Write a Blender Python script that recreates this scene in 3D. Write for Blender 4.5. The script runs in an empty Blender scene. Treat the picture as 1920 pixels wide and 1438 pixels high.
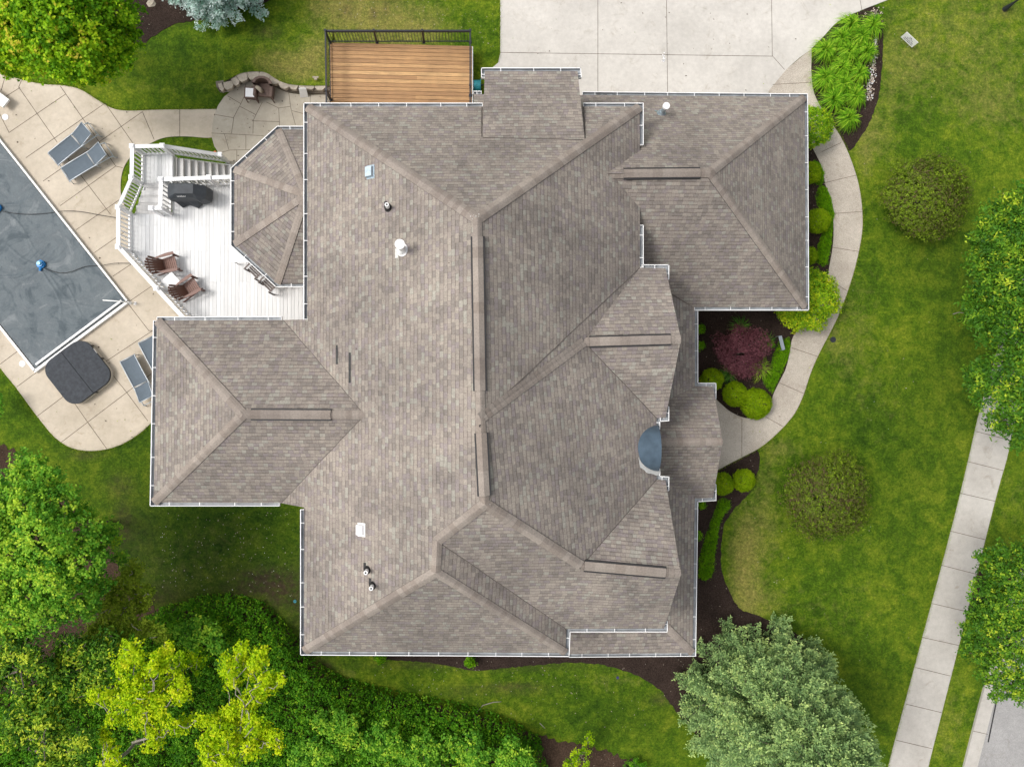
import bpy, math, random
import numpy as np
from mathutils import Vector, Matrix, Quaternion

random.seed(7)
RNG = np.random.default_rng(11)
S = bpy.context.scene
COL = S.collection
R = math.radians

# ------------------------------------------------------------------ camera
FPX = 24.0 / 34.6 * 1920.0          # focal length in photo pixels
CAM = Vector((0, 0, 30.0))
NAD = (890.0, 740.0)                # pixel looking straight down
ncam = Vector((NAD[0] - 960, -(NAD[1] - 719), -FPX)).normalized()
QC = ncam.rotation_difference(Vector((0, 0, -1)))
cd = bpy.data.cameras.new("camera")
cam = bpy.data.objects.new("camera", cd)
COL.objects.link(cam)
cd.lens, cd.sensor_width, cd.sensor_fit = 24.0, 34.6, 'HORIZONTAL'
cd.clip_start, cd.clip_end = 0.5, 2000
cam.location = CAM
cam.rotation_mode = 'QUATERNION'
cam.rotation_quaternion = QC
S.camera = cam

# ------------------------------------------------------------------ world and sun
SUN_EL, SUN_AZ = R(55), R(276)      # soft sun high in the west, behind thin cloud
w = bpy.data.worlds.new("World")
S.world = w
w.use_nodes = True
nt = w.node_tree
nt.nodes.clear()
sky = nt.nodes.new('ShaderNodeTexSky')
sky.sky_type = 'NISHITA'
sky.sun_disc = False
sky.sun_elevation = SUN_EL
sky.sun_rotation = SUN_AZ
sky.air_density, sky.dust_density, sky.ozone_density = 1.2, 5.0, 1.0
hs = nt.nodes.new('ShaderNodeHueSaturation')
hs.inputs['Saturation'].default_value = 0.22
bg = nt.nodes.new('ShaderNodeBackground')
bg.inputs['Strength'].default_value = 0.15
wo = nt.nodes.new('ShaderNodeOutputWorld')
nt.links.new(sky.outputs[0], hs.inputs['Color'])
nt.links.new(hs.outputs[0], bg.inputs[0])
nt.links.new(bg.outputs[0], wo.inputs[0])
ld = bpy.data.lights.new("sun", 'SUN')
ld.energy, ld.angle, ld.color = 1.4, R(16), (1.0, 0.95, 0.88)
sun = bpy.data.objects.new("sun", ld)
COL.objects.link(sun)
sd = Vector((math.sin(SUN_AZ) * math.cos(SUN_EL), math.cos(SUN_AZ) * math.cos(SUN_EL), math.sin(SUN_EL)))
sun.rotation_mode = 'QUATERNION'
sun.rotation_quaternion = sd.to_track_quat('Z', 'Y')
sun.location = sd * 60
S.view_settings.view_transform = 'Standard'
S.view_settings.look = 'None'
S.view_settings.exposure = 0.30
S.view_settings.gamma = 1
S.render.engine = 'CYCLES'
S.cycles.max_bounces = 6
S.cycles.transparent_max_bounces = 4

# ------------------------------------------------------------------ mapping
def W(px, py, z=0.0):
    v = Vector((px - 960, -(py - 719), -FPX))
    v.rotate(QC)
    return CAM + v * ((CAM.z - z) / -v.z)

def ray(px, py):
    v = Vector((px - 960, -(py - 719), -FPX))
    v.rotate(QC)
    return v

QI = QC.inverted()
def proj_np(P):
    m = np.array(QI.to_matrix())
    q = (P - np.array(CAM)) @ m.T
    return 960 + FPX * q[:, 0] / -q[:, 2], 719 - FPX * q[:, 1] / -q[:, 2]

def plane3(a, b, c):
    n = (b - a).cross(c - a).normalized()
    if n.z < 0: n = -n
    return (n, n.dot(a))

def on(pl, px, py):
    v = ray(px, py)
    t = (pl[1] - pl[0].dot(CAM)) / pl[0].dot(v)
    return CAM + v * t

def pz(pl, x, y):
    n, d = pl
    return (d - n.x * x - n.y * y) / n.z

# ------------------------------------------------------------------ materials
def mat(name):
    m = bpy.data.materials.new(name)
    m.use_nodes = True
    n = m.node_tree
    n.nodes.clear()
    out = n.nodes.new('ShaderNodeOutputMaterial')
    b = n.nodes.new('ShaderNodeBsdfPrincipled')
    n.links.new(b.outputs[0], out.inputs[0])
    return m, n, b, out

def N(n, t, **k):
    x = n.nodes.new(t)
    for a, v in k.items():
        if a.startswith('i_'):
            x.inputs[int(a[2:])].default_value = v
        else:
            setattr(x, a, v)
    return x

def ramp(n, src, stops, interp='LINEAR'):
    r = n.nodes.new('ShaderNodeValToRGB')
    r.color_ramp.interpolation = interp
    e = r.color_ramp.elements
    while len(e) < len(stops): e.new(0.5)
    for i, (p, c) in enumerate(stops):
        e[i].position = p
        e[i].color = (*c, 1) if len(c) == 3 else c
    if src is not None: n.links.new(src, r.inputs[0])
    return r

def mul(n, a, b, fac=1.0, mode='MULTIPLY'):
    m = n.nodes.new('ShaderNodeMix')
    m.data_type = 'RGBA'
    m.blend_type = mode
    if isinstance(fac, float): m.inputs[0].default_value = fac
    else: n.links.new(fac, m.inputs[0])
    for sock, v in ((6, a), (7, b)):
        if isinstance(v, tuple): m.inputs[sock].default_value = (*v, 1)
        else: n.links.new(v, m.inputs[sock])
    return m.outputs[2]

def noise(n, scale, detail=4, rough=0.6, coord='Object', dist=0.0, vec=None):
    if vec is None:
        tc = n.nodes.new('ShaderNodeTexCoord')
        vec = tc.outputs[coord]
    x = n.nodes.new('ShaderNodeTexNoise')
    x.inputs['Scale'].default_value = scale
    x.inputs['Detail'].default_value = detail
    x.inputs['Roughness'].default_value = rough
    x.inputs['Distortion'].default_value = dist
    n.links.new(vec, x.inputs['Vector'])
    return x.outputs['Fac']

def bump(n, b, h, strength=0.3, dist=0.02):
    x = n.nodes.new('ShaderNodeBump')
    x.inputs['Strength'].default_value = strength
    x.inputs['Distance'].default_value = dist
    n.links.new(h, x.inputs['Height'])
    n.links.new(x.outputs[0], b.inputs['Normal'])

def basic(name, col, rough=0.6, var=0.12, scale=6.0, metal=0.0, bumpy=0.0, spec=0.5):
    m, n, b, o = mat(name)
    f = noise(n, scale, 5, 0.65)
    r = ramp(n, f, [(0.3, tuple(c * (1 - var) for c in col)), (0.7, tuple(min(1, c * (1 + var)) for c in col))])
    n.links.new(r.outputs[0], b.inputs['Base Color'])
    b.inputs['Roughness'].default_value = rough
    b.inputs['Metallic'].default_value = metal
    b.inputs['Specular IOR Level'].default_value = spec
    if bumpy: bump(n, b, noise(n, scale * 6, 3), bumpy, 0.01)
    return m

def shingle_mat():
    m, n, b, o = mat('shingle')
    uv = N(n, 'ShaderNodeUVMap')
    sp = N(n, 'ShaderNodeSeparateXYZ')
    n.links.new(uv.outputs[0], sp.inputs[0])
    def math_(op, a, c=None, c2=None):
        x = n.nodes.new('ShaderNodeMath'); x.operation = op
        for i, v in enumerate((a, c, c2)):
            if v is None: continue
            if isinstance(v, (int, float)): x.inputs[i].default_value = v
            else: n.links.new(v, x.inputs[i])
        return x.outputs[0]
    # slight waviness of the courses
    wob = math_('MULTIPLY', math_('SUBTRACT', noise(n, 0.8, 2, 0.5, 'UV'), 0.5), 0.05)
    v = math_('DIVIDE', math_('ADD', sp.outputs[1], wob), 0.138)
    row = math_('FLOOR', v)
    fr = math_('FRACT', v)
    wn = N(n, 'ShaderNodeTexWhiteNoise', noise_dimensions='1D')
    n.links.new(row, wn.inputs['W'])
    ww = math_('ADD', math_('DIVIDE', sp.outputs[0], 0.165), math_('MULTIPLY', wn.outputs['Value'], 7919.0))
    vo = N(n, 'ShaderNodeTexVoronoi', voronoi_dimensions='1D')
    vo.inputs['Scale'].default_value = 1.0
    vo.inputs['Randomness'].default_value = 0.75
    n.links.new(ww, vo.inputs['W'])
    ve = N(n, 'ShaderNodeTexVoronoi', voronoi_dimensions='1D', feature='DISTANCE_TO_EDGE')
    ve.inputs['Scale'].default_value = 1.0
    ve.inputs['Randomness'].default_value = 0.75
    n.links.new(ww, ve.inputs['W'])
    sc = N(n, 'ShaderNodeSeparateColor')
    n.links.new(vo.outputs['Color'], sc.inputs[0])
    r = ramp(n, sc.outputs[0], [(0.0, (0.225, 0.203, 0.186)), (0.2, (0.270, 0.240, 0.217)), (0.42, (0.251, 0.222, 0.218)), (0.55, (0.305, 0.276, 0.244)), (0.75, (0.279, 0.251, 0.222)), (0.9, (0.308, 0.298, 0.265))], 'CONSTANT')
    c = mul(n, r.outputs[0], ramp(n, noise(n, 1.1, 4, 0.6), [(0.3, (.87, .86, .86)), (0.7, (1.08, 1.06, 1.04))]).outputs[0])
    # weather streaks and biological staining, broad
    c = mul(n, c, ramp(n, noise(n, 0.35, 5, 0.65, dist=0.4), [(0.33, (.76, .76, .765)), (0.62, (1.07, 1.06, 1.05))]).outputs[0])
    c = mul(n, c, ramp(n, noise(n, 22, 2, 0.7), [(0.3, (.82, .82, .82)), (0.7, (1.15, 1.15, 1.15))]).outputs[0])
    # dark asphalt butt edges with their shadow line painted in, and joints between tabs
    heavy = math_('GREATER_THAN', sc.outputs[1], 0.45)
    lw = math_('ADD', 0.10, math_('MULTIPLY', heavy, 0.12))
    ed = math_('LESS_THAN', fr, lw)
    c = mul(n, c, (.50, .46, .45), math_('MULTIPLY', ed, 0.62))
    jt = math_('LESS_THAN', ve.outputs['Distance'], 0.035)
    c = mul(n, c, (.62, .6, .6), math_('MULTIPLY', jt, 0.6))
    n.links.new(c, b.inputs['Base Color'])
    b.inputs['Roughness'].default_value = 0.93
    b.inputs['Specular IOR Level'].default_value = 0.2
    h = math_('ADD', math_('SUBTRACT', 1.0, fr), math_('MULTIPLY', sc.outputs[1], 0.45))
    bump(n, b, h, 0.8, 0.012)
    return m

def cap_mat():
    m, n, b, o = mat('cap_shingle')
    a = N(n, 'ShaderNodeAttribute', attribute_name='tint')
    r = ramp(n, a.outputs['Fac'], [(0, (0.228, 0.189, 0.162)), (0.5, (0.270, 0.231, 0.201)), (1, (0.304, 0.263, 0.230))])
    c = mul(n, r.outputs[0], ramp(n, noise(n, 20, 3, 0.7), [(0.3, (.8, .8, .8)), (0.7, (1.15, 1.15, 1.15))]).outputs[0])
    c = mul(n, c, ramp(n, noise(n, 0.5, 4, 0.6), [(0.35, (.85, .85, .86)), (0.65, (1.05, 1.05, 1.04))]).outputs[0])
    n.links.new(c, b.inputs['Base Color'])
    b.inputs['Roughness'].default_value = 0.93
    return m

def grass_mat():
    m, n, b, o = mat('grass')
    at = N(n, 'ShaderNodeAttribute', attribute_name='patch')
    sp = N(n, 'ShaderNodeSeparateColor')
    n.links.new(at.outputs['Color'], sp.inputs[0])
    def add(a, s, f):
        x = n.nodes.new('ShaderNodeMath'); x.operation = 'MULTIPLY_ADD'
        n.links.new(a, x.inputs[0]); x.inputs[1].default_value = s
        if isinstance(f, float): x.inputs[2].default_value = f
        else: n.links.new(f, x.inputs[2])
        return x.outputs[0]
    fine = noise(n, 11, 5, 0.85)
    mid = noise(n, 1.7, 6, 0.68, dist=0.5)
    big = noise(n, 0.28, 4, 0.6)
    g = add(mid, 1.25, add(big, 0.9, add(fine, 0.85, -1.0)))
    green = ramp(n, g, [(0.2, (.032, .078, .003)), (0.42, (.064, .132, .005)), (0.6, (.112, .180, .008)), (0.85, (.200, .250, .018))])
    # dry straw coloured patches
    dn = add(noise(n, 2.6, 6, 0.72, dist=0.6), 1.5, -0.62)
    dsum = n.nodes.new('ShaderNodeMath'); dsum.operation = 'MULTIPLY_ADD'; dsum.use_clamp = True
    n.links.new(sp.outputs[0], dsum.inputs[0]); dsum.inputs[1].default_value = 1.15
    n.links.new(add(dn, 1.0, -0.32), dsum.inputs[2])
    dry = ramp(n, fine, [(0.3, (.19, .18, .040)), (0.7, (.37, .32, .11))])
    c = mul(n, green.outputs[0], dry.outputs[0], dsum.outputs[0], 'MIX')
    # bare earth
    bn = n.nodes.new('ShaderNodeMath'); bn.operation = 'MULTIPLY'; bn.use_clamp = True
    n.links.new(sp.outputs[1], bn.inputs[0])
    n.links.new(add(noise(n, 4, 5, 0.7), 3.2, -0.75), bn.inputs[1])
    c = mul(n, c, (.095, .062, .038), bn.outputs[0], 'MIX')
    # richer, deeper turf and painted-in tree shade where the attribute says so
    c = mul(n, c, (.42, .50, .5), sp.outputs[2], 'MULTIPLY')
    c = mul(n, c, ramp(n, noise(n, 5.5, 6, 0.85), [(0.3, (.50, .54, .5)), (0.5, (.95, .96, .9)), (0.7, (1.6, 1.5, 1.5))]).outputs[0])
    c = mul(n, c, ramp(n, noise(n, 55, 2, 0.8), [(0.3, (.45, .5, .45)), (0.7, (1.6, 1.5, 1.5))]).outputs[0])
    n.links.new(c, b.inputs['Base Color'])
    b.inputs['Roughness'].default_value = 0.9
    b.inputs['Specular IOR Level'].default_value = 0.15
    bump(n, b, noise(n, 38, 4, 0.8), 0.9, 0.05)
    return m

def concrete_mat(name, lo, hi, speck=0.0, sc=0.5):
    m, n, b, o = mat(name)
    c = ramp(n, noise(n, sc, 6, 0.62, dist=0.3), [(0.3, lo), (0.7, hi)]).outputs[0]
    c = mul(n, c, ramp(n, noise(n, 5, 5, 0.7), [(0.3, (.9, .9, .9)), (0.7, (1.06, 1.06, 1.06))]).outputs[0])
    if speck:
        c = mul(n, c, ramp(n, noise(n, 36, 3, 0.8), [(0.3, (1 - speck,) * 3), (0.7, (1 + speck,) * 3)]).outputs[0])
    st = ramp(n, noise(n, 1.3, 7, 0.75, dist=1.2), [(0.56, (1, 1, 1)), (0.72, (.76, .73, .68))])
    c = mul(n, c, st.outputs[0])
    n.links.new(c, b.inputs['Base Color'])
    b.inputs['Roughness'].default_value = 0.85
    b.inputs['Specular IOR Level'].default_value = 0.3
    bump(n, b, noise(n, 60, 3, 0.7), 0.25, 0.006)
    return m

def mulch_mat(name, lo=(.010, .006, .005), hi=(.060, .040, .032), chip=(.16, .12, .09)):
    m, n, b, o = mat(name)
    c = ramp(n, noise(n, 18, 5, 0.8), [(0.3, lo), (0.62, hi), (0.78, chip)]).outputs[0]
    c = mul(n, c, ramp(n, noise(n, 1.0, 4, 0.6), [(0.3, (.7, .7, .7)), (0.7, (1.2, 1.2, 1.2))]).outputs[0])
    n.links.new(c, b.inputs['Base Color'])
    b.inputs['Roughness'].default_value = 0.95
    b.inputs['Specular IOR Level'].default_value = 0.15
    bump(n, b, noise(n, 24, 5, 0.8), 1.0, 0.06)
    return m

def leaf_mat(name, stops, trans=0.3, rough=0.55):
    m, n, b, o = mat(name)
    a = N(n, 'ShaderNodeAttribute', attribute_name='tint')
    r = ramp(n, a.outputs['Fac'], stops)
    c = mul(n, r.outputs[0], ramp(n, noise(n, 9, 2, 0.6), [(0.3, (.85, .85, .85)), (0.7, (1.12, 1.12, 1.12))]).outputs[0])
    n.links.new(c, b.inputs['Base Color'])
    b.inputs['Roughness'].default_value = rough
    b.inputs['Specular IOR Level'].default_value = 0.12
    t = N(n, 'ShaderNodeBsdfTranslucent')
    n.links.new(c, t.inputs[0])
    mx = N(n, 'ShaderNodeMixShader')
    mx.inputs[0].default_value = trans
    n.links.new(b.outputs[0], mx.inputs[1])
    n.links.new(t.outputs[0], mx.inputs[2])
    n.links.new(mx.outputs[0], o.inputs[0])
    return m

def board_mat(name, stops, grain=0.2, rough=0.6, axis=0, gsc=1.0):
    m, n, b, o = mat(name)
    a = N(n, 'ShaderNodeAttribute', attribute_name='tint')
    c = ramp(n, a.outputs['Fac'], stops).outputs[0]
    tc = N(n, 'ShaderNodeTexCoord')
    mp = N(n, 'ShaderNodeMapping')
    sc = [30, 30, 30]; sc[axis] = 1.5
    mp.inputs['Scale'].default_value = sc
    n.links.new(tc.outputs['Object'], mp.inputs[0])
    c = mul(n, c, ramp(n, noise(n, gsc, 5, 0.7, vec=mp.outputs[0]), [(0.3, (1 - grain,) * 3), (0.7, (1 + grain * .6,) * 3)]).outputs[0])
    c = mul(n, c, ramp(n, noise(n, 0.9, 5, 0.65), [(0.3, (1 - grain * .5,) * 3), (0.7, (1 + grain * .3,) * 3)]).outputs[0])
    n.links.new(c, b.inputs['Base Color'])
    b.inputs['Roughness'].default_value = rough
    return m

M = {}
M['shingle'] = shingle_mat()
M['cap'] = cap_mat()
M['grass'] = grass_mat()
M['pool_conc'] = concrete_mat('buff_concrete', (.44, .38, .30), (.565, .495, .405), 0.06)
M['patio_conc'] = concrete_mat('grey_concrete', (.37, .33, .265), (.47, .43, .36), 0.05)
M['drive_conc'] = concrete_mat('pale_concrete', (.455, .432, .398), (.595, .567, .525), 0.05, 0.35)
M['aggregate'] = concrete_mat('exposed_aggregate', (.36, .315, .265), (.50, .45, .385), 0.5)
M['side_conc'] = concrete_mat('sidewalk_concrete', (.40, .375, .34), (.51, .485, .445), 0.12)
M['asphalt'] = concrete_mat('worn_asphalt', (.27, .265, .26), (.35, .342, .335), 0.25)
M['joint'] = basic('joint_dirt', (.10, .075, .055), 0.95, 0.4, 5)
M['mulch'] = mulch_mat('mulch')
M['leaf_litter'] = mulch_mat('leaf_litter', (.018, .012, .008), (.10, .062, .042), (.24, .17, .12))
M['white'] = basic('white_paint', (.80, .80, .80), 0.45, 0.04, 3)
M['white2'] = basic('white_vinyl', (.78, .78, .79), 0.4, 0.03, 4)
M['trough'] = basic('trough_metal', (.30, .32, .34), 0.5, 0.35, 2.0)
M['siding'] = basic('siding', (.52, .45, .37), 0.8, 0.06, 2, bumpy=0.2)
M['black'] = basic('black_metal', (.018, .02, .028), 0.45, 0.2, 8)
M['black_plastic'] = basic('black_plastic', (.015, .014, .015), 0.6, 0.3, 8)
M['cedar'] = board_mat('cedar_boards', [(0, (.34, .185, .080)), (.4, (.42, .235, .100)), (.7, (.49, .285, .125)), (1, (.56, .345, .155))], 0.42, 0.6, 0)
M['wboard'] = board_mat('white_boards', [(0, (.60, .605, .61)), (1, (.74, .745, .75))], 0.10, 0.55, 1)
M['tread'] = board_mat('grey_treads', [(0, (.54, .53, .52)), (1, (.66, .65, .64))], 0.12, 0.6, 1)
M['sling'] = basic('blue_grey_mesh', (.090, .118, .148), 0.75, 0.12, 5, bumpy=0.2)
M['alu'] = basic('pale_aluminium', (.46, .50, .54), 0.4, 0.1, 6, 0.3)
M['tubcover'] = basic('charcoal_vinyl', (.052, .057, .066), 0.7, 0.25, 7, bumpy=0.35, spec=0.12)
M['tubside'] = basic('pale_acrylic', (.58, .55, .50), 0.5, 0.06, 5)
M['grillcover'] = basic('black_canvas', (.032, .038, .046), 0.62, 0.3, 4, bumpy=0.4)
M['darkwood'] = board_mat('weathered_dark_wood', [(0, (.05, .038, .034)), (1, (.14, .11, .10))], 0.2, 0.6, 0, 2)
M['brownwood'] = board_mat('stained_brown_wood', [(0, (.105, .042, .026)), (1, (.19, .095, .072))], 0.2, 0.5, 0, 2)
M['wicker'] = basic('dark_wicker', (.115, .075, .06), 0.7, 0.35, 40, bumpy=0.6)
M['cushion'] = basic('beige_cloth', (.36, .31, .24), 0.85, 0.2, 20)
M['stone'] = concrete_mat('wall_stone', (.30, .265, .215), (.50, .44, .36), 0.25, 2.0)
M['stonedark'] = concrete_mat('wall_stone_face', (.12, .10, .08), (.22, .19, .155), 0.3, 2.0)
M['teal'] = basic('teal_plastic', (.012, .16, .19), 0.4, 0.3, 10)
M['blue'] = basic('blue_plastic', (.015, .20, .52), 0.35, 0.2, 8)
M['cyan'] = basic('light_blue_plastic', (.22, .62, .75), 0.35, 0.1, 8)
M['glass'] = basic('window_glass', (.03, .04, .05), 0.08, 0.1, 2)
M['bark'] = basic('bark', (.13, .105, .085), 0.9, 0.35, 9, bumpy=0.8)
M['bark_pale'] = basic('pale_bark', (.27, .24, .20), 0.9, 0.35, 9, bumpy=0.6)
M['galv'] = basic('galvanised_metal', (.38, .46, .52), 0.35, 0.2, 9, 0.6)
M['pebble'] = basic('river_pebbles', (.50, .42, .34), 0.7, 0.55, 9)
M['ink'] = basic('navy_ink', (.03, .03, .10), 0.6, 0.1, 5)
M['greyplate'] = basic('grey_plate', (.30, .34, .38), 0.4, 0.05, 5, 0.3)
M['orange'] = basic('orange_clay', (.65, .18, .05), 0.7, 0.1, 5)

# ------------------------------------------------------------------ object helpers
WORLD = {}
def thing(name, label, cat, loc=(0, 0, 0), group=None, rz=0.0, local=False):
    o = bpy.data.objects.new(name, None)
    o.empty_display_size = 0.2
    COL.objects.link(o)
    o.location = loc
    o.rotation_euler = (0, 0, rz)
    o['label'] = label; o['category'] = cat
    if group: o['group'] = group
    if not local: WORLD[o] = Vector(loc)
    return o

def tag(o, label=None, cat=None, group=None, kind=None):
    if label: o['label'] = label
    if cat: o['category'] = cat
    if group: o['group'] = group
    if kind: o['kind'] = kind
    return o

def top_offset(p):
    while p is not None:
        if p in WORLD: return WORLD[p]
        p = p.parent
    return Vector((0, 0, 0))

class MB:
    def __init__(s): s.v, s.f, s.m, s.t = [], [], [], []
    def face(s, pts, mi=0, t=0.5):
        i = len(s.v); s.v += [tuple(p) for p in pts]; s.f.append(tuple(range(i, i + len(pts)))); s.m.append(mi); s.t.append(t)
    def add(s, vs, fs, mi=0, t=0.5):
        i = len(s.v); s.v += [tuple(p) for p in vs]
        for f in fs: s.f.append(tuple(i + a for a in f)); s.m.append(mi); s.t.append(t)
    def box(s, c, size, rz=0.0, mi=0, t=0.5, mtx=None):
        hx, hy, hz = size[0] / 2, size[1] / 2, size[2] / 2
        vs = [Vector((a * hx, b * hy, d * hz)) for d in (-1, 1) for b in (-1, 1) for a in (-1, 1)]
        Mx = mtx if mtx is not None else Matrix.Rotation(rz, 3, 'Z')
        vs = [Mx @ v + Vector(c) for v in vs]
        s.add(vs, [(0, 2, 3, 1), (4, 5, 7, 6), (0, 1, 5, 4), (2, 6, 7, 3), (0, 4, 6, 2), (1, 3, 7, 5)], mi, t)
    def bar(s, a, b, wd, h, mi=0, t=0.5, up=Vector((0, 0, 1))):
        a, b = Vector(a), Vector(b); d = (b - a)
        L = d.length
        if L < 1e-6: return
        x = d / L; y = up.cross(x)
        if y.length < 1e-4: y = Vector((1, 0, 0)).cross(x)
        y.normalize(); z = x.cross(y)
        Mx = Matrix((x, y, z)).transposed()
        s.box((a + b) / 2, (L, wd, h), mtx=Mx, mi=mi, t=t)
    def tube(s, pts, rad, n=8, mi=0, t=0.5, cap=True):
        pts = [Vector(p) for p in pts]
        if isinstance(rad, (int, float)): rad = [rad] * len(pts)
        rings = []
        for i, p in enumerate(pts):
            d = (pts[min(i + 1, len(pts) - 1)] - pts[max(i - 1, 0)])
            d = d.normalized() if d.length > 1e-9 else Vector((0, 0, 1))
            u = d.cross(Vector((0, 0, 1)) if abs(d.z) < 0.9 else Vector((1, 0, 0))).normalized()
            v = d.cross(u)
            rings.append([p + (u * math.cos(2 * math.pi * k / n) + v * math.sin(2 * math.pi * k / n)) * rad[i] for k in range(n)])
        vs = [q for r_ in rings for q in r_]
        fs = []
        for i in range(len(pts) - 1):
            for k in range(n):
                fs.append((i * n + k, i * n + (k + 1) % n, (i + 1) * n + (k + 1) % n, (i + 1) * n + k))
        if cap:
            fs.append(tuple(range(n - 1, -1, -1))); fs.append(tuple((len(pts) - 1) * n + k for k in range(n)))
        s.add(vs, fs, mi, t)
    def prism(s, pts, z0, z1, mi=0, t=0.5, mside=None):
        n = len(pts)
        area = sum(pts[i][0] * pts[(i + 1) % n][1] - pts[(i + 1) % n][0] * pts[i][1] for i in range(n))
        if area < 0: pts = pts[::-1]
        lo = [(p[0], p[1], z0) for p in pts]; hi = [(p[0], p[1], z1) for p in pts]
        s.add(hi, [tuple(range(n))], mi, t)
        s.add(lo, [tuple(range(n - 1, -1, -1))], mi, t)
        for i in range(n):
            j = (i + 1) % n
            s.add([lo[i], lo[j], hi[j], hi[i]], [(0, 1, 2, 3)], mi if mside is None else mside, t)
    def build(s, name, mats, parent=None, smooth=False, uv=None, bevel=0.0):
        me = bpy.data.meshes.new(name)
        off = top_offset(parent)
        me.from_pydata([(a[0] - off.x, a[1] - off.y, a[2] - off.z) for a in s.v], [], s.f)
        if not isinstance(mats, (list, tuple)): mats = [mats]
        for q in mats: me.materials.append(q)
        me.polygons.foreach_set('material_index', s.m)
        if smooth: me.polygons.foreach_set('use_smooth', [True] * len(s.f))
        at = me.attributes.new('tint', 'FLOAT', 'FACE')
        at.data.foreach_set('value', s.t)
        me.update()
        o = bpy.data.objects.new(name, me)
        COL.objects.link(o)
        if parent: o.parent = parent
        if uv: roof_uv(me, off)
        if bevel:
            bv = o.modifiers.new('bevel', 'BEVEL'); bv.width = bevel; bv.segments = 2; bv.limit_method = 'ANGLE'
        return o

def roof_uv(me, off):
    uvl = me.uv_layers.new(name='UVMap')
    for p in me.polygons:
        nrm = Vector(p.normal)
        if nrm.z < 0: nrm = -nrm
        u = Vector((0, 0, 1)).cross(nrm)
        if u.length < 1e-3: u = Vector((1, 0, 0))
        u.normalize(); v = nrm.cross(u)
        for li in p.loop_indices:
            q = Vector(me.vertices[me.loops[li].vertex_index].co)
            uvl.data[li].uv = (q.dot(u) + 31, q.dot(v) + 17)

def fast_mesh(name, V, nper, material, tint, parent=None):
    """V: (n, nper, 3) array of separate faces."""
    n = V.shape[0]
    off = top_offset(parent)
    me = bpy.data.meshes.new(name)
    me.vertices.add(n * nper); me.loops.add(n * nper); me.polygons.add(n)
    P = V.reshape(-1, 3) - np.array(off)
    me.vertices.foreach_set('co', P.astype(np.float32).ravel())
    me.loops.foreach_set('vertex_index', np.arange(n * nper, dtype=np.int32))
    me.polygons.foreach_set('loop_start', np.arange(0, n * nper, nper, dtype=np.int32))
    me.polygons.foreach_set('loop_total', np.full(n, nper, dtype=np.int32))
    me.materials.append(material)
    at = me.attributes.new('tint', 'FLOAT', 'FACE')
    at.data.foreach_set('value', np.clip(tint, 0, 1).astype(np.float32))
    me.update(calc_edges=True)
    o = bpy.data.objects.new(name, me)
    COL.objects.link(o)
    if parent: o.parent = parent
    return o

def smooth_path(pts, closed=False, k=6):
    P = [Vector((p[0], p[1])) for p in pts]
    n = len(P); out = []
    rng = range(n) if closed else range(n - 1)
    for i in rng:
        g = (lambda j: P[j % n]) if closed else (lambda j: P[max(0, min(n - 1, j))])
        p0, p1, p2, p3 = g(i - 1), g(i), g(i + 1), g(i + 2)
        for s_ in range(k):
            t = s_ / k
            out.append(0.5 * ((2 * p1) + (-p0 + p2) * t + (2 * p0 - 5 * p1 + 4 * p2 - p3) * t * t + (-p0 + 3 * p1 - 3 * p2 + p3) * t ** 3))
    if not closed: out.append(P[-1])
    return [(p.x, p.y) for p in out]

def px2w(pts, z=0.0): return [W(x, y, z) for x, y in pts]

def sheet(name, pts, z, thick, m, joints=(), jw=0.022, jm=None, ragged=0.0, extra=None):
    """flat slab at z with joints laid just above"""
    P = px2w(pts, z)
    if ragged:
        Q = []
        for i in range(len(P)):
            a, b = P[i], P[(i + 1) % len(P)]
            L = (b - a).length; k = max(1, int(L / 0.12))
            for j in range(k):
                q = a.lerp(b, j / k); d = Vector((b.y - a.y, a.x - b.x, 0)).normalized() if L > 0 else Vector((0, 0, 0))
                Q.append(q + d * random.uniform(-ragged, ragged))
        P = Q
    mb = MB()
    mb.prism([(p.x, p.y) for p in P], z - thick, z, 0)
    for path in joints:
        q = px2w(path, z + 0.003)
        for a, b in zip(q[:-1], q[1:]):
            d = (b - a); 
            if d.length < 1e-4: continue
            d.normalize(); s_ = Vector((-d.y, d.x, 0)) * jw / 2
            a2, b2 = a - d * jw * .4, b + d * jw * .4
            mb.face([a2 - s_, b2 - s_, b2 + s_, a2 + s_], 1)
    o = mb.build(name, [m, jm or M['joint']])
    tag(o, kind='structure')
    return o

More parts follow.
